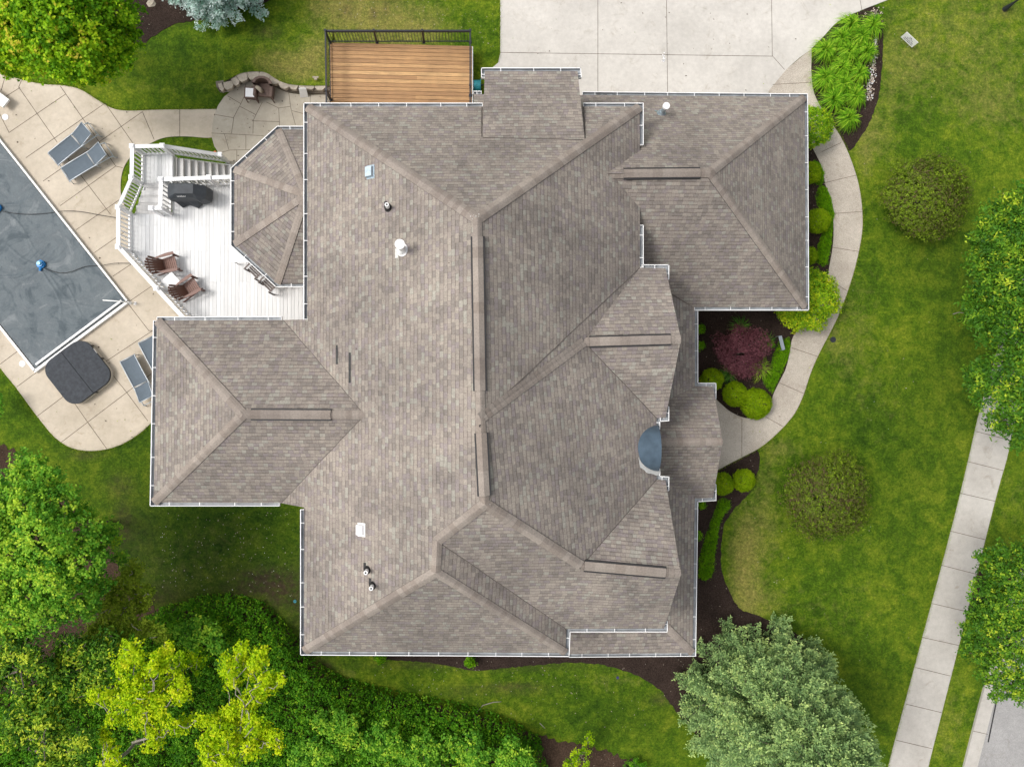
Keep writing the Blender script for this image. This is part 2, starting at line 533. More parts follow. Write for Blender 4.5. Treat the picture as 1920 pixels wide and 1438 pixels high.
# ------------------------------------------------------------------ ground
def patches(px, py):
    dry = np.zeros_like(px); bare = np.zeros_like(px); deep_turf_shade = np.zeros_like(px)
    def G(arr, x, y, rx, ry, v): arr += v * np.exp(-(((px - x) / rx) ** 2 + ((py - y) / ry) ** 2))
    for a in [(700, 40, 110, 60, .75), (800, 60, 60, 40, .35), (560, 130, 60, 28, .8), (590, 95, 30, 25, .5), (500, 110, 40, 30, .4), (470, 165, 50, 16, .6), (620, 10, 60, 30, .4),
              (300, 160, 120, 14, .25), (1800, 60, 180, 120, .36), (1640, 250, 50, 60, .42), (1690, 130, 50, 60, .3), (1860, 200, 90, 60, .35),
              (1395, 1060, 32, 110, .75), (1440, 1000, 40, 60, .35), (1430, 1130, 50, 40, .35), (1600, 620, 50, 120, .3), (1660, 760, 60, 90, .15), (1620, 300, 16, 60, .3),
              (1560, 640, 22, 40, .3), (1470, 840, 40, 25, .4), (1440, 900, 20, 60, .35), (1150, 1275, 90, 22, .25), (1770, 1350, 50, 100, .3), (1600, 1050, 100, 90, .12),
              (340, 1080, 150, 60, .34), (420, 1000, 100, 40, .22), (640, 1262, 40, 14, .35), (1900, 930, 60, 80, .2), (1560, 1160, 90, 60, .15)]: G(dry, *a)
    for a in [(490, 1085, 55, 22, 1.0), (520, 1115, 30, 30, .8), (450, 1110, 40, 12, .6), (160, 850, 30, 8, .7), (300, 1120, 50, 20, .7), (230, 985, 18, 40, .8), (225, 910, 25, 20, .5),
              (960, 1290, 60, 8, .7), (860, 1295, 30, 6, .5), (1240, 1310, 20, 10, .6), (320, 35, 30, 12, .5), (500, 60, 25, 12, .5), (650, 20, 10, 16, .6), (700, 25, 8, 18, .6), (725, 20, 6, 18, .5),
              (270, 1010, 30, 60, .3), (900, 1245, 200, 8, .6), (560, 1130, 20, 70, .5), (600, 1250, 25, 15, .7), (1885, 18, 12, 14, .6), (1890, 1120, 25, 60, .6)]: G(bare, *a)
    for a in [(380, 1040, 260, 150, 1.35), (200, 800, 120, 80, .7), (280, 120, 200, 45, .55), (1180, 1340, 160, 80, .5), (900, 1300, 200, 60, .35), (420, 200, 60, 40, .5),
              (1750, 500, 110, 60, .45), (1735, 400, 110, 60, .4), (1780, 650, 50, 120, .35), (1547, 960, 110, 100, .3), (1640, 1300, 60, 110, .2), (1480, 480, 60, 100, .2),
              (330, 280, 60, 30, .4), (870, 60, 40, 50, .2), (1850, 860, 40, 140, .3), (1750, 880, 60, 60, .15), (1690, 800, 110, 150, .38), (1600, 780, 60, 60, .2), (1700, 1000, 60, 120, .22)]: G(deep_turf_shade, *a)  # deeper turf plus shade painted under the trees
    return dry, bare, deep_turf_shade

def set_patch(me, P):
    px, py = proj_np(P)
    d, b_, k = patches(px, py)
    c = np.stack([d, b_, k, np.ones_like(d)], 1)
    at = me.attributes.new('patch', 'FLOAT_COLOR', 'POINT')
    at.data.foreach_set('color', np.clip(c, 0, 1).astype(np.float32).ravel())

def make_ground():
    inner = np.arange(-26, 26.01, 0.25); innery = np.arange(-20, 20.01, 0.25)
    xs = np.concatenate([[-600, -200, -80, -45, -32], inner, [32, 45, 80, 200, 600]])
    ys = np.concatenate([[-600, -200, -80, -40, -26], innery, [26, 40, 80, 200, 600]])
    X, Y = np.meshgrid(xs, ys)
    P = np.stack([X.ravel(), Y.ravel(), np.zeros(X.size)], 1)
    nx, ny = len(xs), len(ys)
    i = np.arange((ny - 1) * (nx - 1)); r_, c_ = i // (nx - 1), i % (nx - 1)
    a = r_ * nx + c_
    F = np.stack([a, a + 1, a + nx + 1, a + nx], 1)
    me = bpy.data.meshes.new('ground')
    me.from_pydata(P.tolist(), [], F.tolist())
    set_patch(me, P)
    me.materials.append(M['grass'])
    o = bpy.data.objects.new('ground', me)
    COL.objects.link(o)
    tag(o, kind='structure')
make_ground()

# ---- retaining wall line (foot of the wall, z=0)
WALL_FOOT = smooth_path([(412, 173), (430, 170), (445, 163), (461, 155), (480, 152), (500, 153), (512, 160), (525, 168), (541, 174), (560, 177), (585, 178), (625, 178)], k=5)
def lawn_bank():
    foot = [W(x, y, 0) for x, y in WALL_FOOT]
    rows = 16
    V = []
    for i, p in enumerate(foot):
        a = foot[max(0, i - 1)]; b_ = foot[min(len(foot) - 1, i + 1)]
        d = (b_ - a).normalized(); nrm = Vector((-d.y, d.x, 0))
        tgt = (nrm * 0.35 + Vector((0, 1, 0)) * 0.65).normalized()
        e = i / (len(foot) - 1)
        hh = 0.46 * min(1, e * 9 + 0.05)
        for k in range(rows):
            s_ = k / (rows - 1)
            q = p + nrm * 0.18 + tgt * (3.2 * s_)
            z = hh * (0.5 + 0.5 * math.cos(math.pi * s_)) + 0.004 - 0.03 * (k == rows - 1)
            V.append((q.x, q.y, z))
    F = [(i * rows + k, i * rows + k + 1, (i + 1) * rows + k + 1, (i + 1) * rows + k) for i in range(len(foot) - 1) for k in range(rows - 1)]
    F = [f[::-1] for f in F]
    me = bpy.data.meshes.new('lawn_bank')
    me.from_pydata(V, [], F)
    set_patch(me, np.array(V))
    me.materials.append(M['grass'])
    me.polygons.foreach_set('use_smooth', [True] * len(F))
    o = bpy.data.objects.new('lawn_bank', me)
    COL.objects.link(o); tag(o, kind='structure')
lawn_bank()

# ---- paved surfaces
pd = smooth_path([(-120, 100), (-60, 118), (0, 137), (40, 150), (80, 158), (120, 161), (150, 168), (180, 186), (210, 203), (240, 208), (300, 206), (405, 205)], k=5)
pd += smooth_path([(399, 240), (397, 258), (350, 256), (310, 258), (280, 270), (255, 285), (240, 300), (230, 320), (226, 345), (228, 372), (240, 400)], k=5)
pd += [(300, 470), (360, 560), (470, 610), (420, 760), (300, 775)]
pd += smooth_path([(283, 793), (262, 812), (230, 832), (195, 843), (160, 845), (130, 838), (105, 822), (85, 800), (60, 768), (30, 727), (0, 690), (-60, 610), (-160, 500)], k=5)
PJ = [[(10, 182), (37, 165)], [(17, 249), (123, 177)], [(49, 296), (197, 194)], [(81, 340), (267, 210)], [(113, 386), (217, 312), (230, 315)],
      [(143, 431), (228, 372)], [(177, 474), (232, 436)], [(212, 518), (262, 485)], [(240, 567), (300, 526)], [(195, 680), (300, 611)], [(0, 683), (35, 657)],
      [(32, 725), (70, 697)], [(70, 780), (118, 744)], [(115, 829), (290, 696)], [(10, 143), (2, 170)], [(40, 152), (35, 164), (107, 267)], [(120, 287), (130, 302)],
      [(150, 327), (207, 402)], [(113, 162), (184, 264), (217, 312)], [(197, 194), (250, 270)], [(267, 210), (289, 262)], [(337, 206), (337, 256)],
      [(242, 572), (279, 620), (300, 620)], [(204, 694), (237, 735), (277, 789)], [(139, 755), (164, 791), (200, 841)], [(-20, 176), (17, 249)]]
sheet('pool_deck', pd, 0.03, 0.25, M['pool_conc'], PJ)

def z7(*p): return [(380 + x / 6.846, 30 + y / 6.846) for x, y in p]
patio = [(432, 172), (420, 182), (409, 198), (402, 215), (398, 235), (397, 258), (402, 275), (412, 290), (430, 308), (450, 325), (640, 325), (640, 180)] + WALL_FOOT[::-1]
PJ2 = [z7((320, 1030), (490, 1130), (400, 1300), (370, 1510)), z7((490, 1130), (550, 1000)), z7((165, 1270), (395, 1310)), z7((480, 1165), (680, 1270)),
       z7((765, 1110), (650, 1340), (645, 1510)), z7((650, 1350), (985, 1360)), z7((820, 1110), (975, 1185), (1120, 1165)), z7((975, 1185), (990, 1450)),
       z7((1105, 985), (1130, 1180), (1190, 1400)), z7((1150, 1220), (1300, 1260)), z7((1380, 1010), (1380, 1150)), [(397, 250), (494, 255)], [(421, 252), (429, 281)],
       [(461, 254), (461, 281)], [(404, 289), (431, 282), (480, 281)], [(444, 282), (444, 305)], z7((550, 880), (560, 960))]
sheet('patio', patio, 0.036, 0.25, M['patio_conc'], PJ2, 0.018)

drive = [(938, -80), (938, 60), (938, 100), (934, 118), (920, 130), (920, 330), (1470, 330), (1441, 171), (1475, 130)] + \
    smooth_path([(1500, 108), (1522, 91), (1545, 68), (1570, 42), (1605, 24), (1650, 6), (1720, -22), (1830, -70)], k=4)
DJ = [[(1121, -60), (1121, 200)], [(1249, -60), (1252, 200)], [(1446, -60), (1448, 105), (1471, 131)], [(938, 99), (1448, 106)], [(1607, -30), (1616, 19)]]
sheet('driveway', drive, 0.025, 0.25, M['drive_conc'], DJ, 0.02)

WIN = [(1342, 748), (1355, 760), (1370, 772), (1395, 783), (1425, 783), (1442, 760), (1452, 735), (1462, 715), (1474, 690), (1481, 660), (1488, 630), (1515, 600), (1545, 555), (1555, 500), (1561, 465),
       (1563, 435), (1561, 400), (1554, 368), (1546, 340), (1540, 312), (1530, 290), (1515, 262), (1495, 235), (1470, 215)]
WOUT = [(1441, 171), (1475, 130), (1522, 91), (1521, 130), (1524, 165), (1533, 190), (1551, 220), (1576, 256), (1597, 303), (1611, 350), (1617, 398), (1616, 440), (1605, 495), (1590, 545), (1573, 590),
        (1555, 627), (1535, 665), (1520, 700), (1506, 742), (1490, 775), (1465, 805), (1430, 836), (1400, 853), (1370, 868), (1348, 880), (1325, 888)]
walk = smooth_path(WIN, k=4) + [WOUT[0], WOUT[1], WOUT[2]] + smooth_path(WOUT[3:], k=4) + [(1230, 888), (1230, 748)]
WJ = [[(1449, 159), (1521, 155)], [(1541, 285), (1577, 268)], [(1547, 343), (1605, 329)], [(1561, 401), (1616, 397)], [(1560, 464), (1611, 472)], [(1560, 528), (1589, 546)], [(1484, 652), (1535, 669)],
      [(1462, 718), (1510, 739)], [(1437, 782), (1467, 799)], [(1391, 786), (1391, 856)]]
sheet('walkway', walk, 0.032, 0.25, M['aggregate'], WJ, 0.02)

swl = [(2050, 150), (1985, 300), (1925, 480), (1890, 590), (1865, 674), (1837, 771), (1816, 862), (1787, 981), (1745, 1139), (1680, 1381), (1664, 1445), (1640, 1540)]
swr = [(1716, 1540), (1740, 1442), (1750, 1400), (1814, 1147), (1866, 939), (1888, 860), (1898, 814), (1922, 720), (1960, 600), (2015, 450), (2080, 290), (2130, 180)]
def zb(a, b, c, d): return [(1120 + a / 2.4, 860 + b / 2.4), (1120 + c / 2.4, 860 + d / 2.4)]
SJ = [zb(1666, 12, 1828, 53), zb(1630, 154, 1792, 191), zb(1590, 325, 1744, 363), zb(1548, 478, 1708, 519), zb(1505, 650, 1664, 687), zb(1464, 803, 1628, 839), zb(1432, 938, 1588, 976), zb(1391, 1103, 1549, 1141), zb(1345, 1265, 1506, 1303),
      [(1831, 809), (1897, 826)], [(1848, 735), (1915, 752)], [(1865, 674), (1934, 690)]]
sheet('pavement', smooth_path(swl, k=3) + smooth_path(swr, k=3), 0.03, 0.25, M['side_conc'], SJ, 0.022)
cl = [(2120, 560), (2030, 760), (1975, 890), (1925, 1030), (1885, 1160), (1847, 1287), (1808, 1438), (1790, 1520)]
cm = [(2140, 575), (2052, 765), (1997, 898), (1948, 1035), (1907, 1165), (1870, 1296), (1833, 1438), (1815, 1520)]
sheet('kerb', smooth_path(cl, k=3) + smooth_path(cm, k=3)[::-1], 0.11, 0.25, M['side_conc'], [[(1825, 1370), (1852, 1376)]], 0.02)
sheet('road', smooth_path(cm, k=3) + [(2300, 1520), (2900, 1000), (2600, 500)], 0.012, 0.2, M['asphalt'], [[(1868, 1316), (1853, 1390)]], 0.06, M['black_plastic'])

# ---- planting beds
bedA = smooth_path([(1526, 92), (1548, 68), (1574, 42), (1608, 24), (1640, 12), (1652, 32), (1656, 80), (1653, 130), (1648, 180), (1634, 222), (1614, 258), (1592, 284), (1578, 262), (1551, 222), (1533, 190), (1522, 150)], True, 4)
sheet('mulch_bed', bedA, 0.014, 0.1, M['mulch'], ragged=0.03)
bedB = smooth_path(WIN, k=3) + [(1300, 215), (1220, 400), (1220, 748)]
sheet('mulch_bed', bedB, 0.018, 0.1, M['mulch'])
bedC = [(1200, 890), (1325, 889)] + smooth_path([(1348, 881), (1370, 869), (1400, 853), (1420, 843), (1424, 868), (1415, 905), (1400, 930), (1376, 955), (1358, 985), (1352, 1030), (1356, 1080), (1372, 1118), (1395, 1145),
        (1450, 1165), (1530, 1215), (1560, 1290), (1540, 1390), (1440, 1430), (1340, 1400), (1290, 1360), (1253, 1314), (1237, 1293), (1203, 1270), (1162, 1254), (1120, 1245), (1090, 1242), (1050, 1243), (1000, 1247),
        (950, 1252), (900, 1256), (870, 1254), (830, 1245), (780, 1240), (700, 1236)], k=3) + [(700, 1100), (1200, 1100)]
sheet('mulch_bed', bedC, 0.015, 0.1, M['mulch'], ragged=0.03)
bedE = smooth_path([(264, 87), (284, 70), (314, 53), (344, 42), (400, 35), (470, 20), (540, -40), (340, -90), (150, -40), (170, 40), (220, 75)], True, 4)
sheet('mulch_bed', bedE, 0.015, 0.1, M['mulch'], ragged=0.04)
mp = smooth_path([(1815, 1075), (1838, 1070), (1850, 1095), (1852, 1130), (1835, 1150), (1812, 1150), (1806, 1112)], True, 3)
sheet('mulch_bed', mp, 0.020, 0.1, M['mulch'], ragged=0.03)
woodland = [(-160, 820), (0, 832), (40, 852), (60, 900), (110, 935), (160, 960), (200, 1010), (222, 1060), (255, 1108), (290, 1142), (330, 1140), (380, 1125), (430, 1117), (480, 1130), (520, 1160), (548, 1195), (575, 1232),
            (595, 1255), (630, 1278), (700, 1300), (790, 1316), (880, 1337), (980, 1370), (1060, 1392), (1130, 1406), (1190, 1425), (1240, 1450), (1260, 1560), (-160, 1560)]
sheet('woodland_floor', woodland, 0.012, 0.1, M['leaf_litter'], ragged=0.12)

# ------------------------------------------------------------------ HOUSE
house = thing('house', 'large house with brown shingle hip roofs and white gutters', 'house', (0, 0, 0))
ZE, ZG, ZWG, ZB, ZD = 6.2, 3.6, 5.62, 4.6, 5.8
e0, e1 = W(576, 200, ZE), W(576, 597, ZE)
PW = plane3(e0, e1, Vector((e0.x + 3, e0.y, ZE + 2.0)))
A = on(PW, 895, 410); R1 = on(PW, 901, 784); B = on(PW, 909, 945)
D = on(PW, 820, 1014); Cc = on(PW, 817, 1073)
mnw, mne = W(576, 200, ZE), W(1200, 200, ZE)
e1s = W(1200, 502, ZE)
PN = plane3(mnw, mne, A)
PE1 = plane3(mne, e1s, A)
PE2 = plane3(R1, B, W(1231, 840, ZE))
FR1 = on(PE2, 1095, 641); FR2 = on(PE2, 1090, 1061)
ap1 = W(1277, 636, FR1.z); ap2 = W(1277, 1077, FR2.z)
msw, mse = W(570, 1221, ZE), W(1061, 1224, ZE)
e3n = W(1061, 1179, ZE)
wN, wS, wV = on(PW, 531, 600), on(PW, 527, 943), on(PW, 684, 778)
wnw, wsw = W(294, 601, wN.z), W(288, 942, wS.z)
wA = W(456, 777, wV.z)
f1nw, f1ne = W(1200, 502, ZE), W(1248, 503, ZE)
f1s, f1sw = W(1248, 783, ZE), W(1231, 784, ZE)
f2n, f2nw = W(1248, 901, ZE), W(1231, 899, ZE)
f2se, f2sw = W(1245, 1178, ZE), W(1061, 1179, ZE)

M['roofedge'] = basic('shingle_edge', (.16, .135, .12), 0.9, 0.2, 6)
def roof(name, faces, parent=house, thick=0.10):
    mb = MB()
    for f in faces:
        f = [Vector(p) for p in f]
        nrm = Vector((0, 0, 0))
        for i in range(len(f)): nrm += f[i].cross(f[(i + 1) % len(f)])
        if nrm.z < 0: f = f[::-1]
        mb.face(f, 0)
        mb.face([p - Vector((0, 0, thick)) for p in f][::-1], 1)
        for i in range(len(f)):
            a, b_ = f[i], f[(i + 1) % len(f)]
            mb.face([a, a - Vector((0, 0, thick)), b_ - Vector((0, 0, thick)), b_], 2)
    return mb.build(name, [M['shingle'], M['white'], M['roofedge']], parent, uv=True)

main_roof = roof('main_roof', [
    [mnw, A, R1, B, D, Cc, msw, on(PW, 570, 951), wS, wV, wN, W(576, 599, ZE)],
    [mnw, mne, A],
    [A, mne, e1s, R1],
    [R1, FR1, f1sw, f2nw, FR2, B],
    [Cc, mse, msw],
    [D, Cc, mse, e3n],
])
front_n = roof('gable_roof', [[R1, f1nw, FR1], [f1nw, f1ne, ap1, FR1], [FR1, ap1, f1s, f1sw]])
front_s = roof('gable_roof', [[FR2, ap2, f2n, f2nw], [B, FR2, ap2, f2se, f2sw, D]])
wing_roof = roof('wing_roof', [[wnw, wN, wV, wA], [wA, wV, wS, wsw], [wnw, wA, wsw]])

# garage roof
GV = on(PE1, 1140, 325); GA = W(1332, 323, GV.z)
gnw, gne, gse, gsw = W(888, 177, ZG), W(1509, 182, ZG), W(1511, 576, ZG), W(1299, 576, ZG)
NG = plane3(W(900, 177, ZG), gne, GA); SG = plane3(gse, gsw, GA)
garage_roof = roof('garage_roof', [
    [gnw, gne, GA, on(NG, 1128, 325.6), on(NG, 1128, 222), on(NG, 888, 222)],
    [gne, gse, GA],
    [on(SG, 1128, 325.6), GA, gse, gsw, on(SG, 1262, 552), on(SG, 1215, 540), on(SG, 1150, 500)]])
# low apron roofs
ZL = 3.55
PL = plane3(W(1303, 580, ZL), W(1303, 716, ZL), W(1303, 600, ZL) + Vector((-3, 0, 1.0)))
PL2 = plane3(W(1303, 937, ZL), W(1299, 1224, ZL), W(1303, 1000, ZL) + Vector((-3, 0, 1.0)))
low_se = W(1299, 1224, ZL)
hipt = low_se + Vector((-2.5, 2.5, .8))
hipt = Vector((hipt.x, hipt.y, pz(PL2, hipt.x, hipt.y)))
PL3 = plane3(low_se, W(1067, 1226, ZL), hipt)
lowx = hipt.x
def atx(pl, x, y): return Vector((x, y, pz(pl, x, y)))
yN = W(1215, 500, 5).y; yM = W(1215, 745, 5).y; yS = W(1215, 905, 5).y
low_roof_n = roof('lower_roof', [[W(1303, 578, ZL), W(1303, 735, ZL), atx(PL, W(1303, 735, ZL).x - .3, W(1303, 735, ZL).y - .6), atx(PL, lowx, yM - .8), atx(PL, lowx, yN), on(PL, 1262, 552)]])
l3w = W(1067, 1226, ZL)
low_roof_s = roof('lower_roof', [[W(1303, 925, ZL), low_se, hipt, atx(PL2, lowx, yS + .9), atx(PL2, W(1303, 925, ZL).x - .3, W(1303, 925, ZL).y + .6)],
                                 [l3w, low_se, hipt, Vector((l3w.x, hipt.y, hipt.z))]])
# portico
pA = W(1355, 828, 5.0); pW_ = W(1228, 827, 5.0); pW_ = Vector((W(1228, 827, 5).x, pA.y, 5.0))
pne, pse = W(1337, 724, ZL), W(1337, 933, ZL)
PP_N = plane3(pne, pA, pW_); PP_S = plane3(pse, pA, pW_)
port_roof = roof('portico_roof', [[pne, pA, pW_, on(PP_N, 1228, 742), W(1309, 724, ZL)], [pse, W(1309, 934, ZL), on(PP_S, 1228, 912), pW_, pA]])
# shed dormer on the north slope
dor_roof = roof('dormer_roof', [[W(909, 134, ZD), W(1083, 134, ZD), on(PN, 1096, 262) + Vector((0, 0, .02)), on(PN, 905, 258) + Vector((0, 0, .02))]])
# bay
bpts = [(572, 243), (522, 243), (439, 318), (439, 458), (520, 532), (572, 532)]
bv = [W(x, y, ZB) for x, y in bpts]
bap = W(574, 366, 5.98)
bay_faces = [[bv[i], bv[i + 1], bap] for i in range(5)]
bay_roof = roof('bay_roof', bay_faces)

# walls
def walls(name, pts, z, ztop, parent=house):
    mb = MB()
    P = [W(x, y, z) for x, y in pts]
    mb.prism([(p.x, p.y) for p in P], -0.3, ztop)
    return mb.build(name, M['siding'], parent)
walls('main_wall', [(598, 222), (1178, 222), (1178, 500), (1215, 525), (1225, 620), (1225, 760), (1210, 790), (1210, 895), (1225, 920), (1225, 1155), (1040, 1158), (1040, 1198), (592, 1198)], ZE, 5.95)
walls('wing_wall', [(316, 622), (620, 622), (620, 920), (311, 920)], 5.6, 5.4)
walls('garage_wall', [(912, 205), (1484, 205), (1486, 552), (1180, 552), (1180, 240), (912, 240)], 3.6, 3.45)
walls('front_wall', [(1180, 560), (1277, 560), (1277, 745), (1270, 750), (1270, 900), (1277, 905), (1275, 1200), (1080, 1200), (1080, 1150), (1180, 1150)], 3.55, 3.42)
walls('dormer_wall', [(925, 152), (1068, 152), (1068, 260), (925, 260)], ZD, 5.7)
walls('bay_wall', [(600, 262), (530, 262), (458, 328), (458, 450), (528, 514), (600, 514)], ZB, 4.5)
for (x, y) in ((1325, 745), (1325, 912)):
    p = W(x, y, ZL); mb = MB(); mb.tube([(p.x, p.y, 0), (p.x, p.y, 3.5)], 0.13, 14); mb.build('porch_column', M['white'], house, smooth=True)
# soffits: flat boards closing each eave underneath
def soffit(pts, z):
    mb = MB(); P = [W(x, y, z) for x, y in pts]
    mb.prism([(p.x, p.y) for p in P], z - 0.20, z - 0.16)
    mb.build('soffit', M['white'], house)
soffit([(577, 201), (1199, 201), (1199, 501), (1245, 505), (1245, 782), (1229, 785), (1229, 898), (1245, 902), (1243, 1177), (1060, 1178), (1060, 1223), (571, 1220)], ZE)
soffit([(295, 602), (600, 602), (600, 941), (289, 941)], 5.6)
soffit([(910, 178), (1508, 183), (1510, 575), (1190, 575), (1190, 240), (910, 240)], 3.6)
soffit([(1190, 560), (1301, 560), (1301, 722), (1334, 726), (1334, 932), (1301, 936), (1298, 1223), (1070, 1225), (1070, 1150), (1190, 1150)], ZL)
soffit([(910, 135), (1082, 135), (1082, 255), (910, 255)], ZD)
soffit([(600, 244), (523, 244), (440, 319), (440, 457), (521, 531), (600, 531)], ZB)
# gable end triangles
for (a, b_, c_) in ((f1ne, ap1, f1s), (f2n, ap2, f2se), (pne, pA, pse)):
    sh = Vector((-0.35, 0, -0.14)); mb = MB()
    t = [p + sh for p in (a, b_, c_)]
    mb.face(t); mb.face([p + Vector((-.05, 0, 0)) for p in t][::-1])
    mb.build('gable_wall', M['siding'], house)
    mb = MB()
    for s_, e_ in ((a, b_), (b_, c_)):
        mb.bar(s_ + Vector((-.03, 0, -.19)), e_ + Vector((-.03, 0, -.19)), 0.03, 0.16)
    mb.build('rake_board', M['white'], house)

# gutters
def gutter(pts, z, closed_ends=True):
    """pts: outer eave line in pixels, ordered so the outside is on the left hand side when travelling"""
    P = [W(x, y, z) if not isinstance(x, Vector) else x for x, y in pts]
    gw = 0.125
    mb = MB()
    n = len(P)
    dirs = [(P[i + 1] - P[i]).normalized() for i in range(n - 1)]
    def outn(d): return Vector((-d.y, d.x, 0)).normalized()
    inner, outer = [], []
    for i in range(n):
        if i == 0: m_ = outn(dirs[0]); k = 1
        elif i == n - 1: m_ = outn(dirs[-1]); k = 1
        else:
            a, b_ = outn(dirs[i - 1]), outn(dirs[i]); m_ = (a + b_).normalized(); k = 1 / max(.3, m_.dot(a))
        inner.append(P[i]); outer.append(P[i] + m_ * gw * k)
    zt, zb_ = 0.0, -0.12
    U = Vector((0, 0, 1))
    for i in range(n - 1):
        a, b_, c_, d_ = inner[i], inner[i + 1], outer[i + 1], outer[i]
        o = outn(dirs[i])
        mb.face([a + U * zb_, b_ + U * zb_, c_ + U * zb_, d_ + U * zb_], 1)
        # front with thick lip, outside in white
        L = 0.026
        mb.face([d_ + U * zt, c_ + U * zt, c_ + U * (zb_ - .02), d_ + U * (zb_ - .02)], 0)
        mb.face([d_ - o * L + U * zt, c_ - o * L + U * zt, c_ + U * zt, d_ + U * zt], 0)
        mb.face([d_ - o * L + U * zt, d_ - o * L + U * zb_, c_ - o * L + U * zb_, c_ - o * L + U * zt], 1)
        mb.face([a + U * -.03, b_ + U * -.03, b_ + U * (zb_ - .02), a + U * (zb_ - .02)], 0)
        mb.face([a + U * (zb_ - .02), b_ + U * (zb_ - .02), c_ + U * (zb_ - .02), d_ + U * (zb_ - .02)], 0)
        ln = (P[i + 1] - P[i]).length
        k = max(1, int(round(ln / 0.95)))
        for j in range(k):
            t = (j + 0.5) / k + random.uniform(-.12, .12) / k
            q = P[i].lerp(P[i + 1], t)
            mb.bar(q - o * 0.01 + U * .004, q + o * (gw - .002) + U * .004, 0.022, 0.012)
    for i, sgn in ((0, 1), (n - 1, -1)):
        d = dirs[0] if i == 0 else dirs[-1]
        a, b_ = inner[i], outer[i]
        mb.bar(a + U * -.06 + d * sgn * .008, b_ + U * -.06 + d * sgn * .008, 0.016, 0.13)
    mb.build('gutter', [M['white'], M['trough']], house)
gutter([(576, 599), (576, 200), (905, 200)], ZE)
gutter([(906, 256) if False else (1094, 200), (1200, 200), (1200, 272)][::1], ZE)
gutter([(1200, 422), (1200, 502)], ZE)
gutter([(1204, 503), (1248, 503), (1248, 524)], ZE)
gutter([(1248, 762), (1248, 783), (1231, 784), (1231, 805)], ZE)
gutter([(1231, 878), (1231, 899), (1248, 900), (1248, 920)], ZE)
gutter([(1245, 1164), (1245, 1178), (1063, 1178), (1061, 1224), (570, 1221), (570, 955)], ZE)
gutter([(528, 600), (294, 601)][::-1], wN.z)
gutter([(524, 942), (288, 942), (294, 601)], wS.z)
gutter([(888, 177), (903, 177)], ZG)
gutter([(1092, 178), (1509, 182), (1511, 576), (1302, 576)], ZG)
gutter([(1303, 582), (1303, 724), (1337, 724), (1337, 748)], ZL)
gutter([(1337, 908), (1337, 933), (1303, 935), (1299, 1224), (1067, 1226)], ZL)
gutter([(909, 146), (909, 134), (1083, 134), (1084, 146)], ZD)
gutter([(570, 532), (520, 532), (439, 458), (439, 318), (522, 243), (570, 243)], ZB)

# cap shingles on ridges and hips
def cap(a, b_, p1, p2, hw=0.17, name='ridge_cap'):
    mb = MB()
    a, b_ = Vector(a), Vector(b_)
    L = (b_ - a).length; k = max(2, int(L / 0.19)); d = (b_ - a).normalized()
    s_ = Vector((-d.y, d.x, 0)).normalized()
    U = Vector((0, 0, 1))
    lean = d.z < 0
    rows = [(-hw, p1, p2), (-hw * .45, p1, p2), (0, None, None), (hw * .45, p1, p2), (hw, p1, p2)]
    for i in range(k):
        t0, t1 = i / k, (i + 1.12) / k
        f0, f1 = (0.040, 0.022) if not lean else (0.022, 0.040)
        tint = random.random()
        rows0, rows1 = [], []
        for t, arr, lift in ((t0, rows0, f0), (t1, rows1, f1)):
            q = a.lerp(b_, min(t, 1.0))
            for off_ in (-hw, -hw * .4, 0, hw * .4, hw):
                r_ = q + s_ * (off_ * random.uniform(.985, 1.015))
                za = q.z + min(pz(p1, r_.x, r_.y) - pz(p1, q.x, q.y), pz(p2, r_.x, r_.y) - pz(p2, q.x, q.y))
                arr.append(Vector((r_.x, r_.y, za + lift - (0.012 if off_ == 0 else 0))))
        for j in range(4):
            mb.face([rows0[j], rows1[j], rows1[j + 1], rows0[j + 1]], 0, tint)
        for arr in (rows0, rows1):
            pass
        for j in (0, 4):
            mb.face([rows0[j], rows1[j], rows1[j] - U * .03, rows0[j] - U * .03], 1, tint)
        hi = rows0 if not lean else rows1
        for j in range(4):
            mb.face([hi[j], hi[j + 1], hi[j + 1] - U * .03, hi[j] - U * .03], 1, tint)
    o = mb.build(name, [M['cap'], M['black_plastic']], house)
    return o
def vent(a, b_, p1, p2, hw=0.15):
    """raised ridge vent: dark slotted body with capping shingles on top"""
    mb = MB(); a, b_ = Vector(a), Vector(b_)
    d = (b_ - a).normalized(); s_ = Vector((-d.y, d.x, 0)).normalized(); U = Vector((0, 0, 1))
    k = max(2, int((b_ - a).length / 0.30)); lift = 0.075
    def row(t, l):
        q = a.lerp(b_, t); out = []
        for o_ in (-hw, 0, hw):
            r_ = q + s_ * o_
            out.append(Vector((r_.x, r_.y, q.z + min(pz(p1, r_.x, r_.y) - pz(p1, q.x, q.y), pz(p2, r_.x, r_.y) - pz(p2, q.x, q.y)) + l - (.025 if o_ == 0 else 0))))
        return out
    for i in range(k):
        r0, r1 = row(i / k, lift + .006), row(min(1, (i + 1.05) / k), lift - .004)
        tint = random.random()
        for j in (0, 1): mb.face([r0[j], r1[j], r1[j + 1], r0[j + 1]], 0, tint)
    hw2 = hw; 
    g0, g1 = row(0, lift), row(1, lift)
    for j, sg in ((0, -1), (2, 1)):
        o_ = s_ * sg * 0.048
        mb.face([g0[j] + o_ - U * .012, g1[j] + o_ - U * .012, g1[j] - U * .008, g0[j] - U * .008], 1)
        mb.face([g0[j] + o_ - U * .012, g1[j] + o_ - U * .012, g1[j] + o_ - U * .10, g0[j] + o_ - U * .10], 1)
    for g in (g0, g1):
        mb.face([g[0], g[1], g[2], g[2] - U * .08, g[1] - U * .08, g[0] - U * .08], 1)
    mb.build('ridge_vent', [M['cap'], M['black_plastic']], house)
